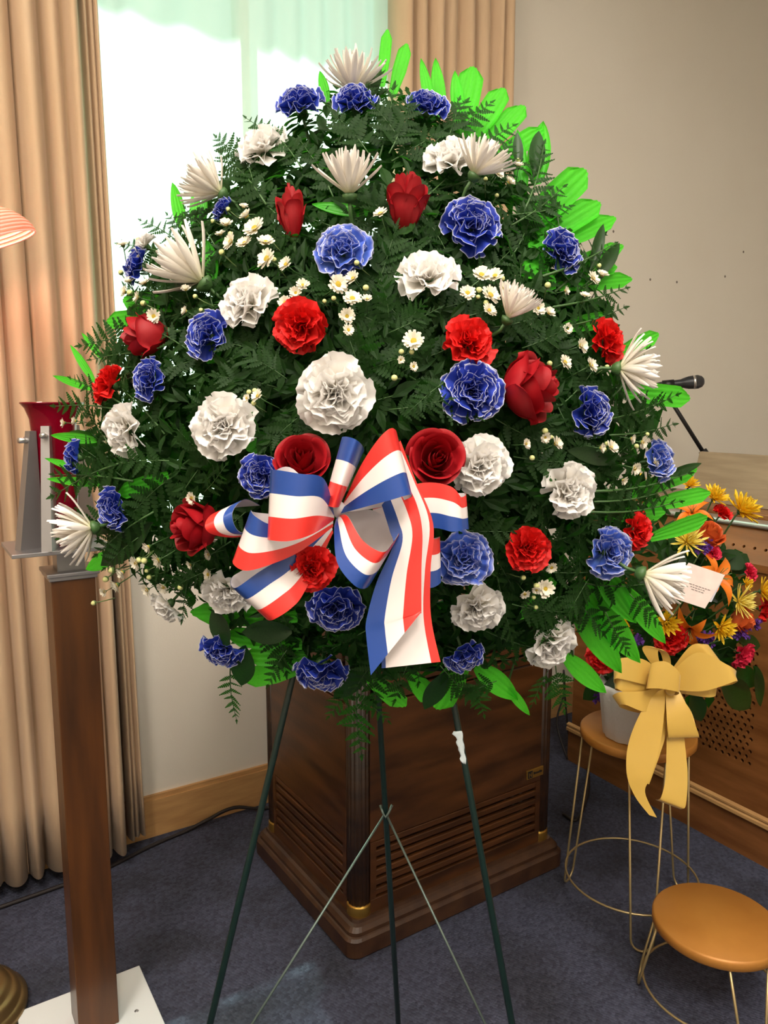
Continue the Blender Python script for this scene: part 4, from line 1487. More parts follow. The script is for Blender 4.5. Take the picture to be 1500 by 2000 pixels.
# inner fern fronds lying between the flowers
occ = [(a_[0], a_[1], a_[2]) for a_ in blue + white + red] + [(570, 400, 50), (797, 385, 55), (275, 652, 55), (1040, 755, 70), (590, 897, 60), (853, 892, 60), (365, 1032, 55), (690, 120, 75), (680, 335, 75)]
GF = 'fern fronds between the flowers of the spray'
made = 0
tries = 0
spots = []
while made < 92 and tries < 4000:
    tries += 1
    a = rl.uniform(0, 2 * math.pi)
    rr = math.sqrt(rl.uniform(0.0, 0.92))
    px = CXP + math.cos(a) * rr * edge_at(a) * 0.95
    py = CYP + math.sin(a) * rr * edge_at(a) * 0.95
    if any(math.hypot(px - x, py - y) < 0.75 * r for x, y, r in occ):
        continue
    if 430 < px < 900 and 860 < py < 1250:
        continue
    if any(math.hypot(px - x, py - y) < 46 for x, y in spots):
        continue
    spots.append((px, py))
    ga = a + rl.uniform(-1.1, 1.1)
    L = rl.uniform(55, 80)
    bx, by = px - math.cos(ga) * L, py - math.sin(ga) * L
    tx, ty = px + math.cos(ga) * L, py + math.sin(ga) * L
    db = dome_d(bx, by) + 0.045
    dt = dome_d(tx, ty) + rl.uniform(0.0, 0.03)
    nn = (dome_n(px, py, 55) + V((rl.uniform(-1, 1), rl.uniform(-1, 1), rl.uniform(-1, 1))) * 0.35).normalized()
    frond(at(bx, by, db), at(tx, ty, dt), nn, rl.uniform(0.030, 0.042), rl.choice(['fern', 'fern', 'fern_dark']),
          'dark inner fern frond close to ' + near(px, py), GF, pairs=7)
    made += 1

# rim and front fronds read off the photograph: base, tip, width, material
GR = 'fern fronds fringing the rim of the spray'
rim = [
    (560, 300, 478, 222, 36, 'fern'), (480, 330, 420, 262, 40, 'fern'), (520, 400, 430, 290, 60, 'fern'), (500, 380, 465, 270, 44, 'fern'), (590, 330, 520, 240, 40, 'fern'),
    (330, 500, 225, 470, 30, 'fern'), (345, 470, 272, 425, 28, 'fern'), (370, 470, 325, 415, 30, 'fern'), (420, 480, 360, 400, 32, 'fern'),
    (280, 660, 150, 672, 52, 'fern'), (290, 690, 170, 700, 34, 'fern'), (230, 800, 98, 790, 46, 'fern'), (240, 790, 130, 735, 34, 'fern'), (250, 900, 92, 968, 60, 'fern'),
    (260, 940, 95, 925, 44, 'fern_bright'), (240, 1000, 110, 1050, 52, 'fern'), (330, 900, 220, 905, 46, 'fern'), (270, 1050, 200, 1110, 36, 'fern'),
    (640, 250, 745, 140, 44, 'fern'), (660, 280, 720, 150, 40, 'fern'), (760, 300, 805, 190, 52, 'fern'), (720, 300, 650, 215, 56, 'fern'), (790, 290, 730, 200, 50, 'fern'), (870, 280, 900, 190, 40, 'fern'),
    (880, 260, 965, 195, 38, 'fern'), (900, 300, 1010, 240, 40, 'fern'), (960, 360, 1000, 275, 40, 'fern'), (1020, 420, 1070, 270, 44, 'fern'), (1000, 440, 1110, 360, 44, 'fern'), (1000, 420, 1120, 400, 40, 'fern'),
    (1060, 540, 1215, 470, 32, 'fern'), (1090, 640, 1230, 600, 48, 'fern'), (1080, 600, 1235, 560, 40, 'fern'), (960, 640, 1085, 610, 52, 'fern'), (1020, 680, 1110, 640, 40, 'fern'), (900, 620, 1000, 590, 46, 'fern'),
    (1190, 850, 1325, 830, 46, 'fern_bright'), (1180, 820, 1300, 785, 40, 'fern_bright'), (1150, 960, 1360, 930, 46, 'fern_bright'), (1160, 980, 1320, 960, 42, 'fern_bright'), (1150, 1000, 1340, 985, 38, 'fern_bright'),
    (700, 1330, 702, 1485, 50, 'fern_bright'), (690, 1340, 640, 1402, 30, 'fern_bright'), (705, 1350, 758, 1412, 30, 'fern_bright'), (450, 1300, 458, 1412, 30, 'fern_bright'),
    (1085, 1300, 1102, 1392, 38, 'fern_bright'), (1070, 1310, 1038, 1380, 24, 'fern_bright'), (930, 1330, 945, 1400, 30, 'fern'), (1000, 1180, 1120, 1200, 46, 'fern'), (1060, 1180, 1075, 1260, 40, 'fern'),
    (970, 1330, 900, 1360, 40, 'fern'), (800, 1290, 770, 1370, 44, 'fern'), (740, 1280, 690, 1350, 40, 'fern'), (860, 1300, 930, 1370, 42, 'fern'), (560, 1270, 520, 1340, 30, 'fern'),
    (1230, 1160, 1290, 1220, 36, 'fern'), (1180, 1190, 1230, 1280, 34, 'fern'), (1150, 1130, 1105, 1210, 40, 'fern'), (380, 1100, 350, 1215, 40, 'fern'), (420, 1110, 330, 1150, 36, 'fern'),
    (300, 1000, 180, 1085, 46, 'fern'), (480, 1000, 420, 1060, 34, 'fern_dark'), (780, 640, 830, 590, 34, 'fern'), (760, 620, 745, 540, 34, 'fern'), (760, 650, 860, 600, 30, 'fern'),
    (880, 740, 800, 800, 40, 'fern'), (760, 800, 880, 780, 40, 'fern'), (560, 740, 480, 690, 44, 'fern'), (400, 960, 440, 910, 36, 'fern'), (620, 560, 560, 620, 30, 'fern'),
]
for (bx, by, tx, ty, w, m_) in rim:
    ln = math.hypot(tx - bx, ty - by)
    db = dome_d(bx, by) + 0.02
    dt = dome_d(tx, ty) - 0.012
    mx_, my_ = (bx + tx) / 2, (by + ty) / 2
    nn = (dome_n(mx_, my_, 25) + V((rl.uniform(-1, 1), rl.uniform(-1, 1), rl.uniform(-1, 1))) * 0.15).normalized()
    dm = (db + dt) / 2
    bright = m_ == 'fern_bright'
    inner = dome_r(tx, ty) < 0.72
    lab = ('slender fern tip reaching out past ' if bright else ('fern sprig lying over the flowers by ' if inner else 'dark fern frond fringing the rim by ')) + near(tx, ty)
    frond(at(bx, by, db), at(tx, ty, dt), nn, w * dm / 1500 * 0.95, m_, lab, 'outlying fern tips' if bright else ('fern sprigs over the flowers' if inner else GR), pairs=8 if ln > 90 else 6)

# palm fans: straps read off the photograph (base x,y  tip x,y  width  tip shape)
fans = [
    ('bright green palm fan standing behind the crown of the spray', [(745, 170, 757, 57, 20, 'blunt'), (765, 190, 795, 85, 24, 'blunt'), (845, 225, 822, 115, 20, 'point'), (860, 230, 850, 115, 26, 'point'), (895, 235, 888, 140, 24, 'point'), (640, 200, 625, 140, 18, 'point')]),
    ('bright green palm fan spreading over the tan drape at upper right', [(895, 270, 925, 130, 44, 'blunt'), (915, 285, 985, 172, 40, 'blunt'), (930, 310, 1024, 206, 40, 'blunt'), (950, 325, 1062, 252, 34, 'blunt'), (1020, 380, 1010, 255, 28, 'point'), (1045, 360, 1060, 240, 40, 'point')]),
    ('bright green palm fan spreading over the bare wall', [(1020, 450, 1145, 332, 52, 'blunt'), (1030, 480, 1172, 395, 46, 'blunt'), (1060, 490, 1203, 425, 34, 'blunt'), (1080, 540, 1218, 480, 30, 'blunt'), (1090, 560, 1235, 545, 28, 'blunt'), (1100, 545, 1205, 520, 30, 'blunt'), (1080, 500, 1020, 540, 40, 'blunt')]),
    ('bright green palm straps reaching toward the microphone', [(1190, 700, 1287, 652, 28, 'blunt'), (1215, 765, 1348, 778, 38, 'blunt'), (1100, 640, 1190, 622, 30, 'blunt')]),
    ('bright green palm straps over the mixed basket flowers', [(1220, 965, 1362, 916, 32, 'blunt'), (1255, 990, 1388, 962, 28, 'blunt'), (1270, 1048, 1382, 1010, 32, 'blunt'), (1180, 1010, 1300, 1000, 28, 'blunt')]),
    ('bright green palm fan hanging at lower right beside the yellow bow', [(1115, 1165, 1211, 1312, 50, 'point'), (1130, 1140, 1248, 1292, 48, 'point'), (1165, 1110, 1240, 1215, 44, 'point'), (1220, 1150, 1298, 1255, 34, 'point'), (1100, 1280, 1182, 1352, 34, 'point'), (990, 1340, 1034, 1396, 18, 'point'), (930, 1300, 1010, 1365, 40, 'point'), (1080, 1130, 1010, 1210, 40, 'point')]),
    ('green palm straps folded under the bottom of the spray', [(715, 1310, 792, 1380, 40, 'blunt'), (910, 1275, 852, 1385, 48, 'blunt'), (800, 1310, 845, 1370, 36, 'blunt')]),
    ('green palm fan lying flat under the lower left bow loop', [(580, 1200, 372, 1196, 46, 'blunt'), (590, 1255, 440, 1238, 44, 'blunt'), (590, 1300, 470, 1325, 44, 'blunt'), (600, 1280, 480, 1278, 40, 'blunt')]),
    ('bright green palm straps against the window at left', [(360, 450, 338, 358, 26, 'point'), (385, 460, 380, 368, 22, 'point'), (415, 560, 405, 470, 34, 'point'), (300, 620, 208, 628, 32, 'blunt'), (340, 600, 240, 585, 36, 'blunt'), (395, 460, 402, 372, 18, 'point')]),
    ('thin bright green palm tips beside the ruby glass', [(185, 745, 138, 674, 14, 'point'), (180, 760, 104, 734, 14, 'point'), (200, 700, 160, 650, 12, 'point'), (190, 860, 100, 850, 18, 'point'), (200, 930, 88, 895, 16, 'point'), (200, 945, 92, 935, 16, 'point'), (230, 1080, 170, 1112, 30, 'point')]),
    ('green palm straps showing deep between the flowers', [(520, 850, 482, 880, 30, 'blunt'), (720, 420, 610, 400, 26, 'point'), (1040, 560, 1085, 545, 34, 'blunt'), (330, 930, 230, 965, 30, 'blunt'), (430, 680, 405, 710, 24, 'blunt')]),
]
for lab, straps in fans:
    ax0, ay0 = straps[0][0], straps[0][1]
    cxm = sum(s[0] for s in straps) / len(straps); cym = sum(s[1] for s in straps) / len(straps)
    hub = at(cxm + (CXP - cxm) * 0.12, cym + (CYP - cym) * 0.12, dome_d(cxm, cym) + 0.14)
    inv = M.Translation(-hub)
    t = thing('palm_fan', lab, 'palm leaf', M.Translation(hub))
    for (bx, by, tx, ty, w, tipk) in straps:
        db, dt = dome_d(bx, by) + 0.05, dome_d(tx, ty) + 0.035
        p0, p1 = at(bx, by, db), at(tx, ty, dt)
        L = (p1 - p0).length
        nn = (dome_n(tx, ty, 20) + V((rl.uniform(-1, 1), rl.uniform(-1, 1), rl.uniform(-1, 1))) * 0.2).normalized()
        T = inv @ frame(p0, nn - (p1 - p0) * (nn.dot(p1 - p0) / L / L), p1 - p0, 1.0) @ M.Diagonal((w * dt / 1500 * 1.1, L, w * dt / 1500 * 0.9, 1))
        place('leaflet', STRAP[tipk], t, T)
        b = MB(); b.tube([V((0, 0, 0)), p0 - hub], 0.0018, 5); b.build('stalk', MT['stem'], t)

# broad dark pointed leaves
GL = 'dark pointed leaves on the rim of the spray'
leaves = [(1150, 530, 1186, 430, 30), (1160, 545, 1218, 468, 34), (1010, 330, 1013, 252, 26), (1040, 350, 1058, 245, 40), (700, 240, 745, 120, 34), (300, 1020, 185, 1110, 60), (270, 1010, 150, 1040, 40),
          (480, 1260, 468, 1345, 60), (570, 1230, 470, 1240, 60), (420, 1190, 440, 1270, 50), (1290, 930, 1380, 905, 22), (870, 1310, 830, 1392, 50), (720, 1300, 650, 1372, 46), (1195, 900, 1120, 880, 36), (330, 560, 400, 545, 40)]
for (bx, by, tx, ty, w) in leaves:
    p0, p1 = at(bx, by, dome_d(bx, by) + 0.03), at(tx, ty, dome_d(tx, ty) - 0.005)
    L = (p1 - p0).length
    nn = dome_n(tx, ty, 25)
    T = frame(p0, nn - (p1 - p0) * (nn.dot(p1 - p0) / L / L), p1 - p0, 1.0) @ M.Diagonal((w * 1.0 / 1500 * 2.0, L, L * 0.6, 1))
    tag(place('pointed_leaf', LEAF['ruscus'], None, T), 'broad dark pointed leaf poking out near ' + near(tx, ty), 'leaf', GL)


# ------------------------------------------------------------------ bows
def crom(sts, sub=7):
    out = []
    n = len(sts)
    for i in range(n - 1):
        p0, p1, p2, p3 = sts[max(i - 1, 0)], sts[i], sts[i + 1], sts[min(i + 2, n - 1)]
        for k in range(sub):
            t = k / sub
            out.append(tuple(0.5 * ((2 * b_) + (c_ - a_) * t + (2 * a_ - 5 * b_ + 4 * c_ - d_) * t * t + (3 * b_ - a_ - 3 * c_ + d_) * t ** 3) for a_, b_, c_, d_ in zip(p0, p1, p2, p3)))
    out.append(sts[-1])
    return out


def ribbon(name, sts, mats, parent, conv, org_, across=12, dd=0.0, thick=0.0006):
    """sts: (ax, ay, bx, by, depth[, depth_b]) stations; edge a is the blue edge"""
    sts = [tuple(s) if len(s) == 6 else tuple(s) + (s[4],) for s in sts]
    S = crom(sts)
    rows = []
    for (ax, ay, bx, by, d1, d2) in S:
        pa, pb_ = at(*conv(ax, ay), d1 + dd), at(*conv(bx, by), d2 + dd)
        rows.append((pa - org_, pb_ - org_))
    b = MB()
    n = len(rows)
    norms = []
    for i in range(n):
        j0, j1 = max(i - 1, 0), min(i + 1, n - 1)
        tang = (rows[j1][0] + rows[j1][1] - rows[j0][0] - rows[j0][1])
        nn = tang.cross(rows[i][1] - rows[i][0])
        norms.append(nn.normalized() if nn.length > 1e-9 else V((0, 0, 1)))
    front = min(range(1, n - 1), key=lambda i: (rows[i][0] + rows[i][1]).dot(F))
    mid_ = (rows[front][0] + rows[front][1]) * 0.5 + org_
    sg = 1.0 if norms[front].dot(C - mid_) > 0 else -1.0
    for layer, mi in ((0.0, 0), (-thick * sg, 1)):
        base = len(b.v)
        for i in range(n):
            for k in range(across + 1):
                u = k / across
                b.vert(rows[i][0].lerp(rows[i][1], u) + norms[i] * layer, (min(max(u, 0.001), 0.999), i / n))
        for i in range(n - 1):
            for k in range(across):
                a = base + i * (across + 1) + k
                b.face((a, a + 1, a + across + 2, a + across + 1), mi)
    return b.build(name, mats, parent)


c7 = lambda x, y: (380 + x * 0.3867, 820 + y * 0.3867)
BO = at(660, 1000, 0.86)
bow = thing('ribbon_bow', 'red white and blue striped ribbon bow with tails on the spray', 'bow', M.Translation(BO))
RM = [MT['rib'], MT['rib_back']]
RMr = [MT['rib'], MT['rib_back']]
RDD = -0.035
loops = [
    [(705, 475, 705, 505, .845), (655, 300, 600, 575, .80), (530, 272, 480, 612, .785), (400, 252, 377, 607, .80), (393, 262, 385, 600, .835), (500, 250, 480, 590, .87), (700, 480, 700, 505, .87)],
    [(330, 430, 200, 440, .885), (250, 400, 90, 475, .855), (190, 470, 52, 535, .835), (225, 565, 95, 580, .84), (330, 560, 240, 592, .855), (600, 500, 560, 540, .875)],
    [(700, 490, 700, 540, .855), (520, 530, 540, 660, .84), (390, 530, 400, 725, .825), (310, 490, 260, 762, .82), (285, 455, 192, 720, .84), (330, 470, 260, 690, .875), (690, 500, 690, 520, .885)],
    [(690, 520, 700, 570, .87), (470, 680, 560, 860, .845), (330, 765, 490, 950, .832), (205, 850, 390, 1012, .835), (185, 805, 360, 990, .87), (260, 750, 430, 930, .89), (680, 520, 690, 560, .895)],
    [(800, 130, 700, 450, .875), (745, 92, 655, 420, .845), (770, 85, 668, 432, .825), (815, 100, 700, 442, .815), (848, 130, 728, 440, .83), (852, 160, 735, 425, .86), (790, 140, 710, 440, .878)],
    [(730, 475, 760, 400, .85), (860, 440, 840, 230, .825), (990, 405, 930, 95, .81), (1085, 378, 995, 42, .815), (1085, 395, 1020, 80, .845), (950, 440, 950, 180, .87), (740, 470, 780, 380, .875)],
    [(715, 500, 740, 480, .85), (705, 560, 775, 490, .83), (720, 720, 850, 610, .815), (800, 830, 950, 668, .81), (862, 852, 1005, 620, .82), (905, 800, 1033, 572, .845), (930, 700, 1000, 520, .87), (800, 560, 890, 455, .885), (730, 490, 760, 470, .885)],
    [(900, 560, 900, 400, .89), (1190, 545, 1140, 320, .895), (1300, 565, 1290, 335, .89), (1360, 555, 1345, 390, .897), (1345, 550, 1335, 370, .92), (900, 540, 900, 420, .925)],
    [(1000, 860, 1000, 560, .905), (1190, 850, 1195, 600, .905), (1245, 820, 1240, 590, .912), (1200, 840, 1200, 600, .93)],
]
for L_ in loops:
    ribbon('loop', L_, RM, bow, c7, BO, dd=RDD)
ribbon('tail', [(945, 430, 1060, 300, .858), (985, 560, 1120, 420, .848), (1000, 640, 1150, 560, .843), (920, 820, 1146, 760, .842), (868, 1010, 1146, 960, .84), (868, 1100, 1146, 966, .84), (890, 1290, 1146, 970, .838)], RM, bow, c7, BO, dd=RDD)
ribbon('tail', [(960, 200, 1040, 105, .866), (1060, 330, 1115, 300, .868), (1080, 480, 1205, 525, .865), (1010, 750, 1192, 760, .862), (950, 1000, 1195, 1000, .86), (945, 1255, 1242, 1222, .855)], [MT['rib_edge'], MT['rib_back']], bow, c7, BO, dd=RDD)
b = MB()
b.tube([at(652, 985, 0.822) - BO, at(668, 1000, 0.814) - BO], [0.007, 0.009], 10)
b.build('knot', MT['rib_back'], bow)

# ------------------------------------------------------------------ mixed basket on the tall stool
PT = M.Translation(V((0.655, 1.945, 0.525)))
pot = thing('flower_pot', 'white fluted papier pot on the tall gold stool', 'pot', PT)
b = MB()
b.lathe([(0, 0.0), (0.060, 0.0), (0.066, 0.004), (0.080, 0.13), (0.084, 0.15), (0.080, 0.15), (0.074, 0.13), (0, 0.12)], 64, mods=lambda a, z: 1 + 0.055 * abs(math.sin(a * 6)))
b.build('pot_body', MT['pot'], pot)
b = MB(); b.lathe([(0, 0.165), (0.05, 0.16), (0.072, 0.13)], 24); b.build('soil_foam', MT['foam'], pot)
PH = V((0.655, 1.945, 0.72))
GB2 = 'flowers of the mixed basket'


def bd(px, py):
    r = math.hypot((px - 1330) / 170, (py - 1170) / 230)
    return 1.86 + 0.16 * min(r, 1.3) ** 2


def bn(px, py, k=55):
    dx, dy = px - 1330, py - 1190
    l = math.hypot(dx, dy) or 1
    a = math.radians(min(1.2, math.hypot(dx / 170, dy / 230)) * k)
    return (-F * math.cos(a) + (R * dx / l - U * dy / l) * math.sin(a)).normalized()


for (px, py, r, kind, lb_) in [
    (1312, 1250, 33, 'c_red', 'scarlet carnation just above the yellow satin bow'),
    (1172, 1288, 36, 'c_red', 'scarlet carnation left of the yellow satin bow behind palm tips'),
    (1413, 998, 20, 'c_red', 'small scarlet carnation under the top yellow mum of the basket'),
    (1396, 1078, 17, 'c_pink', 'small pink carnation below the orange rose of the basket'),
    (1468, 1117, 19, 'c_pink', 'pink carnation at the right edge of the basket'),
    (1455, 1283, 29, 'c_pink', 'pink carnation right of the yellow satin bow'),
    (1497, 1190, 24, 'c_red', 'scarlet carnation at the far right of the basket')]:
    carnation(px, py, r, bd(px, py), bn(px, py), kind, lb_, GB2, target=PH)
for (px, py, r, kind, lb_, n) in [
    (1445, 1000, 44, 'm_yellow', 'yellow mum at the top right of the basket', 70),
    (1393, 975, 32, 'm_yellow', 'golden mum at the top of the basket beside palm straps', 60),
    (1340, 1060, 46, 'm_lemon', 'lemon spider mum behind the white mum of the spray', 60),
    (1440, 1175, 42, 'm_lemon', 'lemon spider mum right of the white card', 60),
    (1405, 1225, 34, 'm_yellow', 'golden mum below the white card', 60),
    (1485, 1155, 34, 'm_yellow', 'yellow mum at the right edge of the basket', 60),
    (1455, 1140, 18, 'm_yellow', 'small yellow mum beside the orange lily petal', 40),
    (1300, 1215, 34, 'm_yellow', 'yellow mum half hidden behind the palm tips', 50),
    (1212, 1205, 34, 'm_yellow', 'yellow mum glimpsed between the palm tips of the spray', 50),
    (1240, 945, 26, 'm_yellow', 'yellow mum glimpsed through fern at the back of the basket', 40),
    (1175, 1150, 28, 'm_yellow', 'yellow mum deep behind the lower right blue carnation', 40),
    (1345, 950, 26, 'm_yellow', 'yellow mum behind the upper palm straps', 40)]:
    mum(px, py, r, bd(px, py) + (0.04 if px < 1250 else 0), bn(px, py, 45), lb_, GB2, kind, target=PH, spread=(8, 86), n=n, name='chrysanthemum')
rose(1388, 1040, 30, bd(1388, 1040), dir_img(0.2, -0.6, 50), 'orange rose at the top of the basket', GB2, 'r_orange', target=PH, tall=1.1)
rose(1455, 1212, 30, bd(1455, 1212), dir_img(0.7, 0.1, 55), 'orange rose at the right of the basket', GB2, 'r_orange', target=PH, tall=1.1)


def lily_petal():
    b = MB()
    def fn(u, v):
        s = u * 2 - 1
        w = 0.20 * math.sin(math.pi * min(1, 0.06 + 0.94 * v)) ** 0.8
        return V((w * s, v, 0.55 * v - 0.75 * v ** 3 + 0.12 * s * s * (1 - v))), (u, v)
    b.grid(fn, 6, 10)
    return b.mesh('petal', MT['lily'])


LP = lily_petal()
for (px, py, r, ax, lb_) in [(1390, 1130, 60, (0.3, -0.2, 35), 'large orange lily behind the white card'), (1348, 1222, 52, (-0.2, 0.3, 55), 'orange lily below the white card'), (1352, 1005, 40, (-0.2, -0.5, 50), 'orange lily behind the bright palm straps')]:
    d = bd(px, py) + 0.02
    size = r * d / 1500
    T = frame(at(px, py, d), dir_img(*ax), None, size)
    t = thing('lily', lb_, 'lily', T, GB2)
    for k in range(6):
        place('petal', LP, t, M.Rotation(k * math.pi / 3 + 0.2, 4, 'Z') @ M.Rotation(math.radians(8 + 12 * (k % 2)), 4, 'X') @ M.Diagonal((1.0 if k % 2 else 0.85, 1, 1, 1)))
    for k in range(6):
        b = MB(); a = k * math.pi / 3
        b.tube([V((0, 0, 0)), V((0.1 * math.cos(a), 0.1 * math.sin(a), 0.4)), V((0.22 * math.cos(a), 0.22 * math.sin(a), 0.62))], 0.012, 5); b.build('stamen', MT['stem_pale'], t)
    stem_part(t, T, PH, size)
# statice
for (px, py, lb_) in [(1175, 1365, 'purple statice tuft left of the white pot'), (1240, 1258, 'purple statice tuft behind the palm tips'), (1470, 1222, 'purple statice tuft beside the right orange rose'), (1445, 1240, 'purple statice tuft above the pink carnation'), (1372, 1072, 'purple statice tuft under the top orange rose'), (1380, 1250, 'purple statice tuft right of the scarlet carnation')]:
    d = bd(px, py)
    t = thing('statice', lb_, 'statice', M.Translation(at(px, py, d)), GB2)
    b = MB()
    for k in range(26):
        a, e = rl.uniform(0, 6.28), rl.uniform(-0.4, 1.2)
        rr = rl.uniform(0.005, 0.024)
        p = V((rr * math.cos(a), rr * math.sin(a) * 0.7, rr * math.sin(e)))
        T = frame(p, V((math.cos(a), math.sin(a), e)), None, 0.008)
        for j in range(4):
            T2 = T @ M.Rotation(j * 1.57, 4, 'Z')
            i = [b.vert(T2 @ V(q)) for q in ((0, 0, -0.4), (-0.45, 0.7, 0.3), (0, 1, 0.5), (0.45, 0.7, 0.3))]
            b.face(i)
    b.build('florets', MT['purple'], t, False)
    b = MB(); v_ = PH - at(px, py, d); b.tube([V((0, 0, 0)), v_ * min(1, 0.12 / v_.length)], 0.002, 5); b.build('stem', MT['stem'], t)
# basket leaves
GBL = 'leaves of the mixed basket'
BMK = [(1312, 1250, 'the scarlet carnation over the yellow bow'), (1172, 1330, 'the purple tuft left of the pot'), (1445, 1080, 'the pink carnation under the orange rose'), (1455, 1283, 'the pink carnation right of the bow'), (1480, 1380, 'the perforated organ panel'), (1390, 1130, 'the large orange lily'),
       (1230, 1240, 'the palm tips of the spray'), (1375, 1415, 'the hanging bow tails'), (1340, 1050, 'the lemon spider mum'), (1440, 1240, 'the right orange rose')]
bl = [(1400, 1320, 1480, 1392, 70, 0), (1395, 1300, 1500, 1340, 60, 0.02), (1420, 1110, 1445, 1075, 60, 0.03), (1430, 1120, 1462, 1080, 50, 0.04), (1350, 1350, 1375, 1415, 46, 0.0), (1200, 1320, 1135, 1370, 50, 0.02),
      (1230, 1330, 1180, 1300, 50, 0.03), (1440, 1250, 1492, 1262, 40, 0.03), (1330, 1080, 1300, 1130, 60, 0.06), (1420, 1190, 1440, 1130, 60, 0.05), (1260, 1330, 1330, 1290, 60, 0.05), (1230, 1340, 1160, 1330, 40, 0.05), (1400, 1280, 1440, 1320, 50, 0.05), (1290, 1290, 1240, 1240, 70, 0.07), (1390, 1280, 1440, 1230, 70, 0.07), (1330, 1290, 1330, 1200, 80, 0.08), (1280, 1200, 1230, 1130, 80, 0.09), (1380, 1180, 1420, 1090, 80, 0.09), (1340, 1130, 1330, 1040, 80, 0.1), (1470, 1300, 1496, 1385, 40, .02), (1390, 1060, 1370, 990, 60, .09)]
for (bx, by, tx, ty, w, off) in bl:
    p0, p1 = at(bx, by, bd(bx, by) + off + 0.03), at(tx, ty, bd(tx, ty) + off)
    L = (p1 - p0).length
    nn = (bn(tx, ty, 40) + U * 0.3).normalized()
    T = frame(p0, nn - (p1 - p0) * (nn.dot(p1 - p0) / L / L), p1 - p0, 1.0) @ M.Diagonal((w * 1.9 / 1500 * 1.8, L, L * 0.6, 1))
    tag(place('basket_leaf', LEAF['ruscus'], None, T), 'dark glossy basket leaf near ' + min(BMK, key=lambda q: (q[0] - tx) ** 2 + (q[1] - ty) ** 2)[2], 'leaf', GBL)
r_ = random.Random(9)
b = MB()
for k in range(420):
    a = r_.uniform(0, 6.28); rr = math.sqrt(r_.random())
    px, py = 1320 + math.cos(a) * rr * 125, 1190 + math.sin(a) * rr * 190
    T = frame(at(px, py, bd(px, py) + r_.uniform(0.06, 0.13)), (bn(px, py) + V((r_.uniform(-.5, .5), r_.uniform(-.5, .5), r_.uniform(-.5, .5)))).normalized(), dir_img(math.cos(a) + r_.uniform(-1, 1), math.sin(a) + r_.uniform(-1, 1), 80), r_.uniform(0.035, 0.06))
    i = [b.vert(T @ V(q)) for q in ((0, 0, 0), (-0.25, 0.45, 0.04), (0, 1, -0.1), (0.25, 0.45, 0.04))]
    b.face(i)
tag(b.build('basket_foliage', MT['fern_dark'], None, False), 'dense dark foliage packed inside the mixed basket', 'foliage', None, 'stuff')

# sympathy card tucked in the basket
ca_, cb_, cc_, cd_ = at(1345, 1099, 1.80), at(1416, 1123, 1.815), at(1376, 1207, 1.80), at(1305, 1165, 1.785)
xx = (cb_ - ca_); yy = (cd_ - ca_)
TC = frame(ca_, xx.cross(yy) * -1, yy * -1, 1.0)
nrm = xx.cross(yy).normalized()
if nrm.dot(C - ca_) < 0:
    nrm = -nrm
card = thing('gift_card', 'white printed card tucked into the mixed basket flowers', 'card', M.Translation(ca_))
b = MB()
P4 = [V((0, 0, 0)), xx, xx + yy, yy]
i = [b.vert(p) for p in P4] + [b.vert(p - nrm * 0.0008) for p in P4]
for qd in ((0, 1, 2, 3), (7, 6, 5, 4), (0, 4, 5, 1), (1, 5, 6, 2), (2, 6, 7, 3), (3, 7, 4, 0)):
    b.face([i[k] for k in qd])
b.build('card_face', MT['card'], card, False)
b = MB()
q0 = xx * 0.72 + yy * 0.62
i = [b.vert(p - nrm * 0.004) for p in (xx * 0.4 + yy * 0.3, xx * 1.03 + yy * 0.1, xx * 1.08 + yy * 0.78, xx * 0.45 + yy * 0.9)]
b.face(i)
o = b.build('envelope', mat('envelope_paper', lin(214, 212, 222), 0.7), card, False)
so = o.modifiers.new('thick', 'SOLIDIFY'); so.thickness = 0.0006
b = MB()
for row, (u0, u1) in enumerate(((0.30, 0.80), (0.36, 0.74), (0.42, 0.70))):
    u = u0
    while u < u1:
        w = rl.uniform(0.03, 0.08)
        v0 = 0.50 + row * 0.06
        b.face([b.vert(xx * uu + yy * vv + nrm * 0.0006) for uu, vv in ((u, v0), (u + w, v0), (u + w, v0 + 0.018), (u, v0 + 0.018))])
        u += w + 0.02
b.build('printed_line', MT['ink'], card, False)
b = MB(); v_ = PH - ca_; b.tube([xx * 0.4 + yy * 0.9 - nrm * 0.003, (xx * 0.4 + yy * 0.9) * 0.5 + v_ * 0.6], 0.002, 6); b.build('pick', MT['stem_pale'], card)

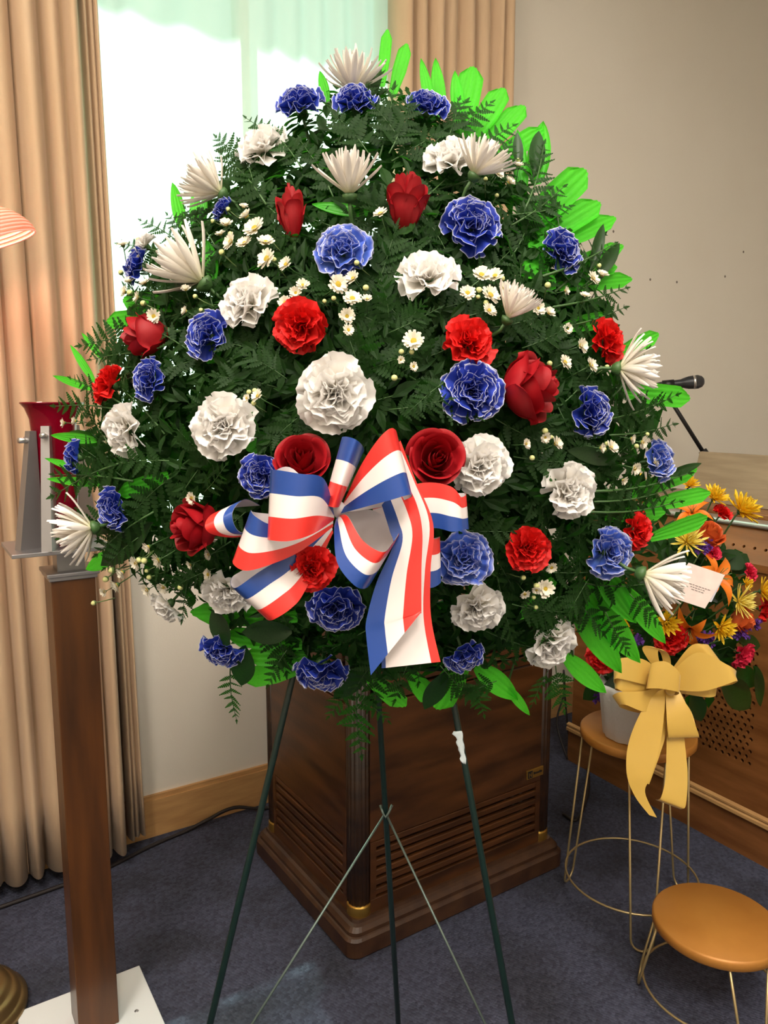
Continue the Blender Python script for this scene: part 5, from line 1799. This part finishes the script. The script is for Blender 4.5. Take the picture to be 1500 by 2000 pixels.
# yellow satin bow on the basket
idc = lambda x, y: (x, y)
YO = at(1300, 1335, 1.85)
yb = thing('satin_bow', 'yellow satin bow with long tails on the mixed basket', 'bow', M.Translation(YO))
YM = [MT['satin'], MT['satin']]
yl = [
    [(1300, 1325, 1300, 1345, 1.85), (1360, 1275, 1372, 1350, 1.81), (1420, 1298, 1438, 1330, 1.80), (1436, 1312, 1425, 1338, 1.84), (1370, 1290, 1370, 1345, 1.88), (1302, 1330, 1302, 1342, 1.87)],
    [(1300, 1325, 1302, 1350, 1.86), (1345, 1265, 1382, 1300, 1.84), (1372, 1258, 1405, 1300, 1.84), (1380, 1268, 1410, 1310, 1.87), (1305, 1330, 1310, 1345, 1.88)],
    [(1300, 1328, 1298, 1345, 1.85), (1262, 1290, 1250, 1335, 1.82), (1215, 1285, 1205, 1325, 1.81), (1200, 1300, 1203, 1336, 1.84), (1250, 1300, 1250, 1340, 1.88), (1298, 1330, 1298, 1342, 1.87)],
    [(1298, 1330, 1296, 1350, 1.86), (1250, 1330, 1245, 1362, 1.83), (1212, 1325, 1205, 1345, 1.82), (1204, 1330, 1212, 1350, 1.86), (1296, 1335, 1296, 1350, 1.88)],
    [(1296, 1338, 1300, 1360, 1.85), (1255, 1350, 1265, 1390, 1.82), (1210, 1352, 1220, 1376, 1.81), (1198, 1362, 1212, 1382, 1.84), (1250, 1365, 1260, 1392, 1.88), (1298, 1340, 1300, 1360, 1.87)],
    [(1300, 1330, 1290, 1345, 1.84), (1270, 1300, 1262, 1345, 1.80), (1300, 1292, 1290, 1345, 1.785), (1328, 1315, 1325, 1352, 1.79), (1322, 1330, 1318, 1358, 1.82), (1300, 1335, 1298, 1350, 1.83)],
    [(1290, 1322, 1300, 1340, 1.86), (1255, 1270, 1285, 1275, 1.84), (1270, 1262, 1300, 1272, 1.835), (1290, 1275, 1310, 1290, 1.85), (1300, 1320, 1310, 1335, 1.87)],
    [(1345, 1335, 1340, 1355, 1.85), (1385, 1325, 1385, 1362, 1.83), (1402, 1335, 1398, 1358, 1.84), (1380, 1345, 1380, 1362, 1.87), (1305, 1340, 1305, 1350, 1.87)],
    [(1300, 1350, 1325, 1345, 1.83), (1302, 1400, 1345, 1385, 1.81), (1305, 1435, 1364, 1432, 1.81), (1306, 1440, 1363, 1437, 1.825), (1305, 1400, 1350, 1390, 1.85), (1303, 1355, 1320, 1350, 1.86)],
]
for L_ in yl:
    ribbon('loop', L_, YM, yb, idc, YO)
ribbon('tail', [(1285, 1350, 1300, 1345, 1.835), (1255, 1385, 1298, 1385, 1.82), (1228, 1450, 1290, 1450, 1.81), (1224, 1510, 1272, 1515, 1.80), (1240, 1555, 1260, 1548, 1.80), (1268, 1592, 1283, 1597, 1.80)], YM, yb, idc, YO)
ribbon('tail', [(1292, 1360, 1300, 1352, 1.845), (1285, 1440, 1300, 1430, 1.835), (1268, 1500, 1290, 1470, 1.83), (1262, 1530, 1268, 1532, 1.83)], YM, yb, idc, YO)
ribbon('tail', [(1303, 1400, 1335, 1400, 1.84), (1302, 1450, 1337, 1445, 1.83), (1300, 1520, 1343, 1510, 1.82), (1292, 1555, 1340, 1570, 1.815), (1286, 1562, 1332, 1580, 1.82), (1280, 1562, 1322, 1578, 1.84)], YM, yb, idc, YO)
b = MB(); b.tube([YO + V((0, -0.03, -0.012)) - YO, V((0, -0.035, 0.0)), V((0.004, -0.03, 0.014))], [0.010, 0.014, 0.010], 10); b.build('knot', MT['satin'], yb)
